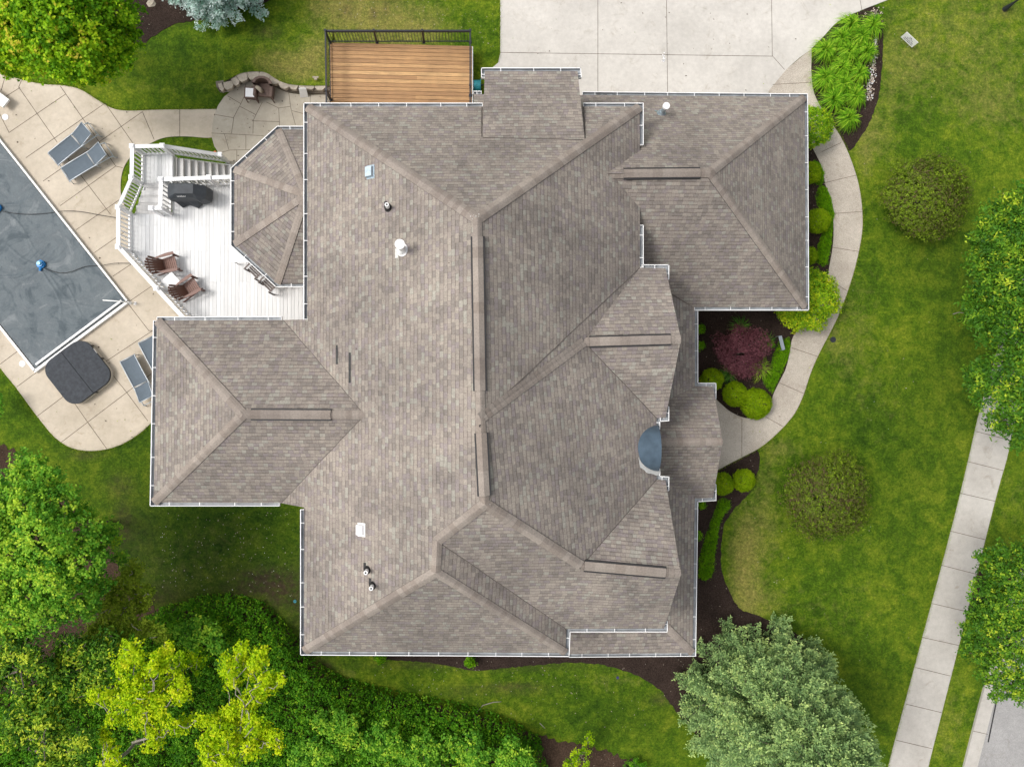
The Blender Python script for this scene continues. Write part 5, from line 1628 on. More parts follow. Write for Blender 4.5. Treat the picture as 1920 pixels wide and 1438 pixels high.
def puff_leaves(C, Rv, n, L, Wd_, rng, up=.55, top_bias=.35, rough=.22, tint0=.45, inner=.25, ntint=.16):
    """leaves spread through an uneven ellipsoidal clump"""
    g = 9                                        # leaves sit in small sprays of about nine
    m_ = max(4, n // g)
    d = unit(rng.normal(size=(m_, 3)))
    d[:, 2] = np.where(rng.random(m_) < top_bias + .35, np.abs(d[:, 2]), d[:, 2])
    rad = 1 - inner * rng.random(m_) ** 1.6
    ph = rng.uniform(0, 6.28, 6); fr = rng.uniform(2.0, 5.5, (6, 3))
    lob = sum(np.sin(d @ fr[k] + ph[k]) for k in range(6)) / 6
    rad = rad * (1 + rough * lob * 1.6) + rng.normal(0, .07, m_)
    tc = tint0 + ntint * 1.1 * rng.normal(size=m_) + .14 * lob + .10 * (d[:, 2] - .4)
    rep_ = np.repeat(np.arange(m_), g); d = d[rep_]; nn_ = len(rep_)
    P = np.array(C) + d * rad[rep_][:, None] * np.array(Rv) + rng.normal(0, L * .62, (nn_, 3)) * np.array([1, 1, .6])
    Nn = unit(d * .55 + np.array([0, 0, up]) + rng.normal(0, .48, (nn_, 3)))
    t = tc[rep_] + ntint * .6 * rng.normal(size=nn_)
    return leaf_quads(P, Nn, L, Wd_, rng), t

def limb(mb, a, b_, r0, r1, rng, seg=5, wob=.08):
    a, b_ = Vector(a), Vector(b_); L = (b_ - a).length; pts = []
    for i in range(seg + 1):
        t = i / seg
        q = a.lerp(b_, t) + Vector(rng.normal(0, wob * L * math.sin(math.pi * t) + 1e-6, 3)) * (1 if 0 < i < seg else 0)
        q.z += .10 * L * math.sin(math.pi * t); pts.append(q)
    mb.tube(pts, [r0 + (r1 - r0) * i / seg for i in range(seg + 1)], 7)
    return pts

def broadleaf(name, label, base_xy, puffs, leafm, n_per, L, Wd_, seed, bark='bark', trunk_r=.14, cat='tree', top_z=None, up=.55, group=None, tint=.45, rough=.22, fork=.35, twigs=0, inner=.25, ttip=0.0, ntint=.16):
    """puffs: (x, y, z, rx, ry, rz[, dt]) in world metres"""
    rng = np.random.default_rng(seed)
    root = thing(name, label, cat, (base_xy[0], base_xy[1], 0), group)
    Vs, ts = [], []
    big = max(p[3] for p in puffs)
    for p in puffs:
        dt = p[6] if len(p) > 6 else 0
        k = int(n_per * (p[3] * p[4]) / (big * big)) + 30
        V, t = puff_leaves(p[:3], p[3:6], k, L, Wd_, rng, up=up, tint0=tint + dt + rng.normal(0, .05), rough=rough, inner=inner, ntint=ntint)
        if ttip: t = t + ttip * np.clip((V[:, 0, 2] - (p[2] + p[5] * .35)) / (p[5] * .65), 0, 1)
        Vs.append(V); ts.append(t)
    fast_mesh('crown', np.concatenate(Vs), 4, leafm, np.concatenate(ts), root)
    mb = MB()
    zc = min(p[2] for p in puffs); zt = max(p[2] for p in puffs)
    b0 = Vector((base_xy[0], base_xy[1], -.05)); f0 = Vector((base_xy[0], base_xy[1], max(.3, zc * fork + .2)))
    limb(mb, b0, f0, trunk_r, trunk_r * .8, rng, 4, .01)
    topp = Vector((np.mean([p[0] for p in puffs]), np.mean([p[1] for p in puffs]), zt))
    limb(mb, f0, topp, trunk_r * .75, trunk_r * .25, rng, 6, .04)
    ax = lambda q: math.hypot(q[0] - base_xy[0], q[1] - base_xy[1])
    order = sorted(puffs, key=ax)
    for n_, p in enumerate(order):
        c = Vector(p[:3])
        opts = [(Vector(topp) - Vector((0, 0, .2)), trunk_r * .25), (f0.lerp(topp, .5), trunk_r * .4)] + [(Vector(q[:3]) - Vector((0, 0, q[5] * .3)), trunk_r * .2) for q in order[:n_] if ax(q) < ax(p) * .85]
        st, rr_ = min(opts, key=lambda o_: (o_[0] - c).length)
        limb(mb, st, c, max(.014, rr_), .010, rng, 5, .07)
        for _ in range(twigs):
            a = c + Vector(rng.normal(0, .25, 3)) * p[3]; d = Vector(unit(rng.normal(size=3) + np.array([0, 0, .5]))) * p[3] * rng.uniform(.7, 1.1)
            limb(mb, a, a + d, .022, .006, rng, 3, .06)
    mb.build('trunk', M[bark], root, smooth=True)
    return root

def pxpuffs(lst, z, r_, rng, rz=.75, jz=.5):
    out = []
    for q in lst:
        x, y = q[0], q[1]; rr = (q[2] if len(q) > 2 else r_); zz = z + (q[3] if len(q) > 3 else rng.uniform(-jz, jz)); dt = q[4] if len(q) > 4 else 0
        w_ = W(x, y, zz); out.append((w_.x, w_.y, zz, rr, rr, rr * rz, dt))
    return out
rg = np.random.default_rng(3)
def disc_puffs(cx, cy, Rp, z, n, r_, rg, zdrop=1.6, dt=0.0, yfac=1.0):
    out = []
    for i in range(n):
        a = i * 2.39996 + rg.uniform(-.3, .3); f = math.sqrt((i + .5) / n) * .86
        x, y = cx + Rp * f * math.cos(a), cy + Rp * yfac * f * math.sin(a)
        zz = -zdrop * f ** 2 + rg.uniform(-.25, .25)
        out.append((x, y, r_ * rg.uniform(.8, 1.2), zz, dt + rg.uniform(-.08, .08)))
    return pxpuffs(out, z, r_, rg, .75, 0)

# maple, upper left
c = W(88, 0, 4)
broadleaf('maple_tree', 'large yellow green maple at the upper left above the patio path', (c.x, c.y),
          pxpuffs([(20, 30, 1.1, .5, .05), (90, 20, 1.2, .9, -.05), (160, 25, 1.1, .4, -.08), (215, 30, .8, -.3, -.05), (232, 75, .6, -.8, 0), (200, 95, .85, -.4, .05), (150, 95, 1.0, .2, .12), (100, 80, 1.1, .4, .15), (50, 80, 1.0, .2, .18), (10, 75, .9, 0, .2),
                   (15, 115, .6, -.6, .15), (65, 112, .65, -.5, .12), (120, 125, .6, -.5, .1), (165, 128, .6, -.6, .1), (190, 135, .45, -.8, .1), (225, 110, .45, -.9, .0), (245, 50, .4, -.9, -.05), (60, -30, 1.2, .8, 0), (140, -40, 1.2, .7, -.05), (-30, 20, 1.2, .5, .1), (210, -20, .9, 0, -.05), (-40, 90, .8, 0, .15)], 5.2, 1, rg),
          LM['maple'], 3600, .105, .088, 21, tint=.42, rough=.4, ttip=.24, up=.7, inner=.4)
# left big bright green tree
c = W(60, 1030, 5)
broadleaf('broadleaf_tree', 'big bright green lobed tree at the left edge below the pool deck', (c.x, c.y),
          pxpuffs([(60, 880, .62, -.9, .06), (88, 905, .6, -.6), (30, 905, .6, -.6), (110, 950, .75, -.3), (60, 955, .9, .2), (10, 960, .9, .2), (155, 960, .42, -1.0), (200, 995, .42, -1.4, -.05), (180, 1015, .55, -.8), (130, 1010, .85, .1), (70, 1020, 1.0, .6), (10, 1035, 1.0, .5),
                   (150, 1055, .85, 0), (95, 1080, .95, .3, .03), (30, 1100, 1.0, .2, .05), (175, 1085, .6, -.7), (140, 1120, .75, -.5), (80, 1140, .85, -.3), (20, 1165, .8, -.4, .08), (165, 1135, .45, -1.2), (-40, 1000, 1.1, .5), (-30, 1100, 1.1, .3), (218, 1015, .22, -1.8), (225, 1045, .25, -2.2, -.15)], 5.6, 1, rg, .7),
          LM['green'], 3800, .095, .070, 22, tint=.40, rough=.38, ttip=.34, up=.75, inner=.4)
# tiny shoots at the left edge above it
broadleaf('shrub', 'small leafy shrub cut by the left edge under the pool deck corner', tuple(W(-30, 752, 0))[:2], pxpuffs([(-6, 750, .28), (-4, 772, .18)], 1.2, .3, rg), LM['green'], 260, .1, .07, 31, cat='shrub', trunk_r=.03)
# olive shrub tree with bare branches between the big tree and the hedge
c = W(205, 1150, 2)
broadleaf('small_tree', 'thin olive small tree with bare branches beside the big green tree', (c.x, c.y),
          pxpuffs([(250, 1072, .35), (240, 1090, .42), (262, 1112, .35), (277, 1108, .25, .2), (210, 1105, .45), (232, 1135, .45), (268, 1135, .3), (205, 1140, .4), (195, 1172, .5), (240, 1165, .45), (272, 1178, .35), (222, 1195, .5), (175, 1195, .4), (300, 1190, .3)], 3.1, .4, rg, .6, .5),
          LM['olive'], 1700, .085, .055, 23, bark='bark_pale', trunk_r=.06, twigs=3, rough=.5, inner=.6, up=.7, tint=.62)
# yellow-green open trees
def open_tree(label, lst, z, seed, base, n_per=620, m='yellow', L=.095, w_=.06, tint=.55, r_=.34, bark='bark_pale', name='open_tree'):
    return broadleaf(name, label, tuple(W(*base, 3))[:2], pxpuffs(lst, z, r_, rg, .6, .45), LM[m], n_per, L, w_, seed, bark=bark, trunk_r=.07, twigs=2, rough=.55, inner=.75, up=.7, tint=tint, fork=.5)
open_tree('yellow green open tree on the left of the two in the woodland', [(247, 1216, .34), (258, 1232, .3), (314, 1216, .26), (308, 1236, .28), (232, 1246, .34), (273, 1262, .36), (292, 1250, .3), (224, 1300, .34), (200, 1306, .26), (184, 1300, .2), (174, 1310, .14), (250, 1290, .42), (268, 1306, .42),
          (329, 1270, .34), (337, 1296, .36), (345, 1306, .24), (300, 1290, .4), (284, 1315, .4), (240, 1318, .36), (277, 1345, .38), (262, 1352, .3), (292, 1372, .32), (282, 1392, .24), (325, 1362, .28), (348, 1356, .24), (372, 1350, .18), (300, 1335, .3), (215, 1345, .28), (340, 1235, .3, -1, -.3), (365, 1240, .35, -1.4, -.35)], 6.6, 41, (285, 1400))
open_tree('yellow green open tree on the right of the two in the woodland', [(453, 1216, .22), (455, 1232, .24), (490, 1228, .26), (480, 1240, .26), (428, 1240, .28), (436, 1256, .3), (468, 1254, .3), (438, 1274, .28), (425, 1262, .2), (498, 1272, .28), (518, 1276, .2), (530, 1272, .14), (505, 1286, .26), (483, 1302, .3),
          (492, 1292, .26), (456, 1320, .32), (470, 1312, .26), (445, 1345, .36), (432, 1334, .26), (479, 1358, .36), (470, 1345, .3), (513, 1384, .24), (500, 1372, .3), (523, 1400, .14), (449, 1386, .36), (412, 1371, .34), (395, 1350, .26), (420, 1350, .26), (393, 1394, .34), (434, 1420, .36), (470, 1405, .32), (395, 1424, .3), (485, 1392, .26)], 6.2, 42, (440, 1440))
open_tree('narrow yellow shoot tree rising low between the woodland trees', [(195, 1372, .16), (200, 1385, .2), (205, 1402, .24), (210, 1420, .26), (203, 1438, .3), (230, 1448, .3)], 5.6, 43, (206, 1440), 300)
def wood_tree(label, lst, z, seed, base, dt=0.0):
    return broadleaf('woodland_tree', label, tuple(W(*base, 3))[:2], pxpuffs(lst, z, .5, rg, .65, .4), LM['dark'], 900, .13, .055, seed, bark='bark', trunk_r=.11, twigs=2, rough=.5, inner=.6, up=.65, tint=.32 + dt, ttip=.5, cat='tree', fork=.45, ntint=.17)
wood_tree('dark green tree with yellow tips at the left under the big green tree', [(37, 1192, .5), (22, 1215, .5), (60, 1222, .45), (58, 1240, .4), (20, 1255, .5), (35, 1270, .4), (8, 1240, .4), (97, 1262, .5), (82, 1250, .45), (75, 1290, .5), (-15, 1270, .6), (50, 1310, .4)], 5.2, 51, (20, 1300))
wood_tree('dark green tree with yellow tips left of the yellow open trees', [(131, 1208, .4), (152, 1222, .45), (120, 1232, .42), (175, 1240, .45), (195, 1222, .4), (140, 1258, .5), (165, 1272, .5), (190, 1262, .42), (118, 1262, .4), (180, 1295, .4), (205, 1200, .4), (150, 1300, .4)], 4.8, 52, (160, 1330), -.05)
wood_tree('dark green tree with yellow tips in the lower left corner', [(90, 1322, .5), (32, 1352, .5), (62, 1340, .5), (110, 1345, .5), (86, 1358, .55), (125, 1380, .5), (100, 1400, .5), (140, 1415, .45), (30, 1375, .4), (120, 1425, .5), (60, 1380, .4), (155, 1390, .4), (85, 1440, .5)], 5.4, 53, (85, 1420), .06)

# clipped hedge mass: one continuous body of foliage that cannot be counted
def pip(X, Y, poly):
    inn = np.zeros(X.shape, bool); j = len(poly) - 1
    for i in range(len(poly)):
        xi, yi = poly[i]; xj, yj = poly[j]
        inn ^= ((yi > Y) != (yj > Y)) & (X < (xj - xi) * (Y - yi) / (yj - yi + 1e-12) + xi); j = i
    return inn
def edge_dist(X, Y, poly):
    D_ = np.full(X.shape, 1e9)
    for i in range(len(poly)):
        ax, ay = poly[i]; bx_, by_ = poly[(i + 1) % len(poly)]
        l2 = (bx_ - ax) ** 2 + (by_ - ay) ** 2 + 1e-12
        t = np.clip(((X - ax) * (bx_ - ax) + (Y - ay) * (by_ - ay)) / l2, 0, 1)
        D_ = np.minimum(D_, np.hypot(X - ax - t * (bx_ - ax), Y - ay - t * (by_ - ay)))
    return D_
def mound(poly_px, zref, h, n, L, Wd_, seed, bumps=.25, bsize=.6, round_=.5, layer=.35, tint=.45, upn=.7, spread=.45):
    rng = np.random.default_rng(seed)
    poly = [(W(x, y, zref).x, W(x, y, zref).y) for x, y in poly_px]
    xs, ys_ = [p[0] for p in poly], [p[1] for p in poly]
    g = 8; m_ = n * 4 // g
    X = rng.uniform(min(xs), max(xs), m_); Y = rng.uniform(min(ys_), max(ys_), m_)
    k = pip(X, Y, poly); X, Y = X[k][:n // g], Y[k][:n // g]
    ct = np.repeat(rng.normal(size=len(X)), g); cz = np.repeat(rng.random(len(X)) ** 1.2, g)
    X = np.repeat(X, g) + rng.normal(0, L * .55, len(X) * g); Y = np.repeat(Y, g) + rng.normal(0, L * .55, len(Y) * g)
    E = edge_dist(X, Y, poly)
    prof = np.clip(E / round_, 0, 1); prof = np.sqrt(1 - (1 - prof) ** 2)
    nb = int((max(xs) - min(xs)) * (max(ys_) - min(ys_)) / (bsize * bsize * .5)) + 4
    bx_, by_ = rng.uniform(min(xs), max(xs), nb), rng.uniform(min(ys_), max(ys_), nb); br = rng.uniform(.5, 1.2, nb) * bsize; bh = rng.uniform(.3, 1, nb)
    Bm = np.zeros_like(X); bt = np.zeros_like(X)
    for i in range(nb):
        q = np.clip(1 - ((X - bx_[i]) ** 2 + (Y - by_[i]) ** 2) / br[i] ** 2, 0, 1)
        v = np.sqrt(q) * bh[i]; bt = np.where(v > Bm, (i * .37) % 1 - .5, bt); Bm = np.maximum(Bm, v)
    top = h * prof * (1 - bumps + bumps * Bm)
    depth = (.65 * cz + .35 * rng.random(len(X)) ** 1.5) * layer
    Z_ = np.maximum(.02, top - depth * np.maximum(.15, h) )
    P = np.stack([X, Y, Z_], 1)
    Nn = unit(rng.normal(0, spread, (len(X), 3)) + np.array([0, 0, upn]))
    V = leaf_quads(P, Nn, L, Wd_, rng)
    t = tint + .12 * rng.normal(size=len(X)) + .19 * ct + .12 * bt + .15 * (Bm - .5)
    return V, t, poly
hedge_poly = [(262, 1165), (290, 1150), (325, 1142), (350, 1132), (385, 1128), (420, 1126), (455, 1135), (485, 1145), (505, 1165), (530, 1190), (552, 1220), (578, 1250), (600, 1268), (640, 1290), (700, 1304), (760, 1318), (820, 1328), (880, 1342), (940, 1360), (985, 1382), (1015, 1405), (1030, 1470),
              (-60, 1500), (-60, 1330), (60, 1300), (160, 1240), (220, 1200)]
V, t, _ = mound(hedge_poly, 1.0, 1.15, 130000, .095, .060, 61, .42, .75, .55, .42, .52)
hm = fast_mesh('hedge_mass', V, 4, LM['hedge'], t); tag(hm, kind='stuff')
# brighter individual shrubs growing out of the hedge
shr = [([(374, 1178, .45), (395, 1188, .4), (360, 1200, .4), (340, 1180, .3), (410, 1210, .35), (420, 1240, .3)], 'bright green leafy shrub at the north end of the hedge mass'),
       ([(620, 1365, .45), (600, 1350, .35), (650, 1380, .45), (636, 1340, .3), (655, 1358, .4)], 'pale green shrub at the bottom just right of the yellow trees'),
       ([(580, 1400, .5), (560, 1420, .45), (610, 1415, .5), (600, 1438, .5)], 'pale green shrub at the bottom edge below the yellow trees'),
       ([(715, 1375, .5), (690, 1395, .45), (740, 1392, .4), (720, 1410, .5)], 'leafy mid green shrub in the hedge front, bottom middle'),
       ([(790, 1395, .5), (770, 1415, .45), (815, 1410, .45), (800, 1435, .5)], 'mid green shrub at the bottom edge, second from the hedge end'),
       ([(885, 1385, .4), (862, 1405, .45), (900, 1410, .45), (880, 1430, .5), (845, 1385, .3)], 'mid green shrub at the bottom edge nearest the hedge end'),
       ([(960, 1395, .35), (945, 1415, .4), (975, 1420, .4), (955, 1436, .4), (990, 1436, .3)], 'loose green shrub closing the hedge at the bottom edge')]
for i, (l_, lab) in enumerate(shr):
    broadleaf('shrub', lab, tuple(W(l_[0][0], l_[0][1], 1))[:2], pxpuffs(l_, 1.5, .4, rg, .7, .2), LM['green'], 520, .11, .06, 70 + i, cat='shrub', trunk_r=.04, rough=.5, inner=.6, tint=.42, ttip=.25, up=.7, group='shrubs along the bottom hedge')
broadleaf('shrub', 'sparse yellow green sapling standing alone right of the hedge end', tuple(W(1085, 1420, .8))[:2], pxpuffs([(1105, 1378, .12), (1098, 1392, .14), (1110, 1388, .1), (1090, 1408, .2), (1075, 1412, .16), (1102, 1410, .14), (1080, 1428, .25), (1062, 1432, .2), (1100, 1432, .16)], 1.3, .2, rg, .8, .2),
          LM['yellow'], 150, .085, .045, 80, cat='shrub', trunk_r=.02, rough=.4, inner=.8, tint=.25, bark='bark_pale')
broadleaf('shrub', 'low dark green seedling clump at the bottom by the bark strip', tuple(W(1190, 1430, .3))[:2], pxpuffs([(1190, 1430, .2), (1178, 1438, .2), (1205, 1437, .2)], .3, .2, rg, .5, .1), LM['hedge'], 200, .07, .045, 81, cat='shrub', trunk_r=.02)

# ---- spruces
def spruce(name, label, base, r0, h, m, seed, lev=.27, per=9, tw=.35, nq=26, needle=.10, nw=.022, tint=.35, prof=.8, droop=.18):
    rng = np.random.default_rng(seed)
    root = thing(name, label, 'tree', (base.x, base.y, 0))
    Ps, Ds, Ts = [], [], []
    mb = MB(); mb.tube([(base.x, base.y, -.05), (base.x, base.y, h * .5), (base.x, base.y, h * .98)], [.17, .10, .015], 9)
    z = .65; lv = 0
    while z < h * .99:
        L0 = r0 * (1 - (z / h) ** 1.25) ** prof
        nb = max(4, int(per * (.45 + .55 * L0 / r0)))
        a0 = rng.uniform(0, 6.28)
        for b_ in range(nb):
            az = a0 + 2 * math.pi * b_ / nb + rng.uniform(-.2, .2)
            L = L0 * rng.uniform(.80, 1.03); bt_ = rng.normal(0, .07)
            if L < .12: continue
            zb_ = z + rng.uniform(-.1, .1)
            d = np.array([math.cos(az), math.sin(az), 0])
            side = np.array([-d[1], d[0], 0])
            ns = max(4, int(L / .13))
            mb.tube([(base.x + d[0] * L * t, base.y + d[1] * L * t, zb_ - droop * L * math.sin(math.pi * t * .8)) for t in (0.02, .5, .95)], [.03, .018, .006], 4)
            for s_ in range(ns):
                t = (s_ + .7) / ns
                if t < .25 and L > .9: continue
                c0_ = np.array([base.x, base.y, zb_]) + d * L * t; c0_[2] -= droop * L * math.sin(math.pi * t * .8)
                for sg in (-1, 1, 0):
                    if sg == 0 and s_ % 2: continue
                    tl_ = tw * (1.15 - .55 * t) * rng.uniform(.7, 1.2) * min(1, L / .8 + .3)
                    dd = unit(d * (.75 if sg else 1) + side * sg * .75 + np.array([0, 0, .12 + .18 * rng.random() + (.3 if sg == 0 else 0)]))
                    k = int(nq * (.5 + tl_ / tw * .5))
                    if rng.random() < .15: continue
                    u = rng.random(k) ** .8
                    Ps.append(c0_ + dd * (u * tl_)[:, None] + rng.normal(0, .035, (k, 3)) + unit(np.cross(dd, [0, 0, 1])) * (rng.uniform(-1, 1, k) * tl_ * .20 * (1 - u * .5))[:, None])
                    nd = unit(dd * .9 + rng.normal(0, .55, (k, 3)) + np.array([0, 0, .25])); Ds.append(nd)
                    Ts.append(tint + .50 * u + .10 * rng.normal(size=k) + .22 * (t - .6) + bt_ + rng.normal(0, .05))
        z += lev * (0.75 + .25 * (1 - z / h)); lv += 1
    P = np.concatenate(Ps); Dn = np.concatenate(Ds); T = np.concatenate(Ts); n = len(P)
    Bt = unit(np.cross(Dn, unit(rng.normal(0, .5, (n, 3)) + np.array([0, 0, 1])))) * nw * rng.uniform(.8, 1.3, n)[:, None]
    Ln = (needle * rng.uniform(.7, 1.3, n))[:, None]
    V = np.empty((n, 4, 3)); V[:, 0] = P - Bt * .6; V[:, 1] = P + Dn * Ln * .55 - Bt; V[:, 2] = P + Dn * Ln; V[:, 3] = P + Dn * Ln * .55 + Bt
    fast_mesh('crown', V, 4, m, T, root)
    mb.build('trunk', M['bark'], root, smooth=True)
    print(name, n)
    return root
spruce('spruce_tree', 'large grey green spruce at the lower right corner of the house', W(1412, 1304, 0), 3.6, 9.4, LM['spruce'], 91, lev=.31, per=15, tw=.52, nq=30, needle=.10, nw=.023, prof=.66, tint=.26)
spruce('blue_spruce_tree', 'pale blue spruce cut by the top edge left of the cedar deck', W(415, -28, 0), 2.35, 6.0, LM['bluespruce'], 92, lev=.27, per=12, tw=.44, nq=28, needle=.10, nw=.022, tint=.40)

# ---- street and lawn trees at the right
c = W(1945, 655, 0)
broadleaf('ash_tree', 'big glossy green tree overhanging the pavement at the right edge', (c.x, c.y),
          pxpuffs([(1880, 400, .7, -.2), (1905, 390, .7, 0), (1855, 440, .7, -.5), (1890, 450, .9, .2), (1920, 460, 1.0, .5), (1840, 470, .5, -1.0), (1835, 500, .6, -.8), (1870, 510, .8, 0), (1915, 530, 1.0, .5), (1855, 545, .65, -.3), (1890, 560, .8, .2), (1830, 555, .45, -1.1), (1822, 580, .5, -1.0), (1850, 590, .7, -.4),
                   (1890, 610, .85, 0), (1835, 610, .5, -.9), (1860, 632, .5, -.7), (1920, 600, 1.0, .4), (1905, 660, .7, -.3), (1835, 690, .4, -1.2), (1820, 705, .35, -1.4), (1850, 705, .6, -.7), (1885, 705, .8, -.2), (1920, 700, .9, .2), (1835, 730, .45, -1.0), (1865, 745, .7, -.5), (1900, 750, .8, -.2), (1865, 790, .45, -.8), (1880, 800, .4, -.9), (1910, 800, .6, -.5),
                   (1912, 835, .35, -.8), (1960, 450, 1.4, .6), (1970, 560, 1.5, .8), (1975, 660, 1.5, .6), (1960, 770, 1.2, .2), (1922, 348, .25, -.4), (2040, 600, 1.6, .8)], 5.4, 1, rg, .7),
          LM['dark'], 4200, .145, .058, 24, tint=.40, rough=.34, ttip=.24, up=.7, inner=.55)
c = W(1852, 1128, 0)
broadleaf('street_tree', 'round small leaved green tree between the pavement and the street', (c.x, c.y),
          pxpuffs([(1850, 1050, .45, -.8), (1835, 1042, .18, -1.0), (1870, 1040, .5, -.6), (1900, 1045, .6, -.3), (1860, 1080, .6, -.5), (1900, 1090, .8, .2), (1850, 1120, .7, -.4), (1890, 1140, .9, .3), (1925, 1120, 1.0, .5), (1835, 1150, .55, -.8), (1825, 1175, .5, -1.0), (1862, 1175, .8, 0), (1905, 1190, .9, .3), (1825, 1205, .45, -1.0), (1808, 1222, .25, -1.3),
                   (1845, 1225, .6, -.5), (1885, 1240, .8, -.1), (1850, 1262, .45, -.8), (1875, 1280, .5, -.8), (1905, 1280, .6, -.5), (1865, 1305, .25, -1.2), (1910, 1300, .4, -.9), (1812, 1190, .2, -1.3), (1960, 1060, 1.0, .2), (1970, 1160, 1.2, .5), (1960, 1250, 1.0, .1)], 4.6, 1, rg, .72),
          LM['dark'], 4200, .085, .06, 25, tint=.44, rough=.34, ttip=.18, up=.65, inner=.55)

# ---- rounded lawn shrubs
def ball(name, label, px, py, zc, rp, m, n, L, Wd_, seed, cat='shrub', flat=.85, rough=.05, group=None, tint=.45, up=.35, core=True, inner=.12, fuzz=.03, gap=None, ntint=.18):
    """clipped or naturally round shrub: pixel centre and radius given at the height of its middle"""
    c = W(px, py, zc); r_ = rp * (30 - zc) / FPX
    rng = np.random.default_rng(seed)
    root = thing(name, label, cat, (c.x, c.y, 0), group)
    rzv = min(zc * .98, r_ * flat) if zc < r_ else r_ * flat
    g = 7; m_ = n // g
    d = unit(rng.normal(size=(m_, 3))); d[:, 2] = np.where(rng.random(m_) < .6, np.abs(d[:, 2]), d[:, 2])
    ph = rng.uniform(0, 6.28, 8); fr = rng.uniform(2, 7, (8, 3))
    lob = sum(np.sin(d @ fr[k] + ph[k]) for k in range(8)) / 8
    rad = (1 - inner * rng.random(m_) ** 1.5) * (1 + rough * lob * 2) + rng.normal(0, fuzz, m_)
    ct = rng.normal(size=m_); q_ = np.repeat(np.arange(m_), g); d = d[q_]; lob = lob[q_]; ct = ct[q_]
    P = np.array([c.x, c.y, zc]) + d * rad[q_][:, None] * np.array([r_, r_, rzv]) + rng.normal(0, L * .5, (len(q_), 3))
    P[:, 2] = np.maximum(P[:, 2], .03)
    if gap:
        g = W(gap[0], gap[1], zc + rzv); k = np.hypot((P[:, 0] - g.x) / gap[2], (P[:, 1] - g.y) / gap[3]) > rng.uniform(.7, 1.2, len(P)); P, d, lob, ct = P[k], d[k], lob[k], ct[k]
    Nn = unit(d * .8 + np.array([0, 0, up]) + rng.normal(0, .45, P.shape))
    V = leaf_quads(P, Nn, L, Wd_, rng)
    t = tint + ntint * (.7 * rng.normal(size=len(P)) + .8 * ct) + .25 * lob
    fast_mesh('crown', V, 4, m, t, root)
    mb = MB(); 
    mb.tube([(c.x, c.y, 0), (c.x, c.y, zc * .8)], .04, 8)
    for k in range(9):
        a = k * .7; mb.tube([(c.x, c.y, .08), (c.x + math.cos(a) * r_ * .4, c.y + math.sin(a) * r_ * .4, zc * .8), (c.x + math.cos(a) * r_ * .8, c.y + math.sin(a) * r_ * .8, zc + rzv * .35)], [.025, .015, .006], 5)
    mb.build('stems', M['bark_pale'], root, smooth=True)
    return root
ball('round_shrub', 'round olive brown shrub on the front lawn, upper one', 1735, 371, 1.05, 82, LM['lilac'], 30000, .075, .040, 101, flat=.62, rough=.17, group='round shrubs on the front lawn', inner=.35, fuzz=.075, ntint=.22)
ball('round_shrub', 'round olive brown shrub on the front lawn, lower one', 1548, 931, 1.0, 80, LM['lilac'], 30000, .075, .040, 102, flat=.62, rough=.17, group='round shrubs on the front lawn', inner=.35, fuzz=.075, tint=.36, ntint=.22, gap=(1535, 935, .18, .14))
bx = [(1334, 712, .45, 21, 'lime clipped ball tucked under the portico eave corner in the court bed'), (1378, 739, .40, 23, 'middle lime clipped ball of the three in the court bed'), (1417, 757, .45, 29, 'largest lime clipped ball touching the walkway in the court bed'),
      (1533, 415, .48, 23, 'lime clipped ball beside the garage wall, fully in view'), (1519, 325, .48, 20, 'lime clipped ball half hidden under the garage gutter, northern one'), (1515, 480, .45, 17, 'olive clipped ball peeking from the garage gutter above the yellow shrub'),
      (1354, 907, .45, 21, 'lime clipped ball against the portico, south side'), (1394, 900, .38, 21, 'lime clipped ball at the bed tip south of the entry walk')]
for i, (x, y, z, r_, lab) in enumerate(bx):
    ball('clipped_ball', lab, x, y, z, r_, LM['box'], int(9000 * (r_ / 22) ** 2), .046, .026, 110 + i, flat=.92, rough=.045, group='clipped lime balls', inner=.12, fuzz=.025, tint=.5 + .04 * math.sin(i * 2.1), ntint=.16)
ball('garden_shrub', 'yellow variegated shrub wrapped round the garage corner by the walkway', 1510, 560, .95, 63, LM['yew'], 17000, .075, .052, 121, flat=.75, rough=.13, inner=.3, fuzz=.04, tint=.50)
ball('garden_shrub', 'tall variegated green shrub beside the garage gutter at the walkway bend', 1522, 240, 1.0, 38, LM['yew'], 9000, .07, .045, 122, flat=.9, rough=.10, inner=.25, fuzz=.04, tint=.36)
ball('japanese_maple', 'dark purple weeping Japanese maple in the court bed', 1391, 661, .85, 49, LM['acer'], 30000, .050, .020, 123, cat='tree', flat=.66, rough=.24, inner=.35, fuzz=.07, gap=(1392, 664, .24, .07), ntint=.24)
for i, (x, y, r_, lab) in enumerate(((1313, 617, 9, 'small green plant peeking from the front gutter, upper one in the court'), (1313, 648, 9, 'small green plant peeking from the front gutter, lower one in the court'),
                                     (1315, 946, 8, 'small green plant at the inner corner below the portico'), (1308, 1003, 8, 'small green plant peeking from the front gutter beside the low hedge'),
                                     (713, 1233, 10, 'small green plant under the south gutter, west one'), (882, 1240, 10, 'small pale green plant under the south gutter, east one'), (1445, 1300 - 655, 5, 'tiny green tuft between the purple maple and the grey plate'))):
    ball('garden_plant', lab, x, y, .35, r_, LM['creep'], 700, .06, .04, 130 + i, cat='plant', rough=.2, inner=.5, fuzz=.08)

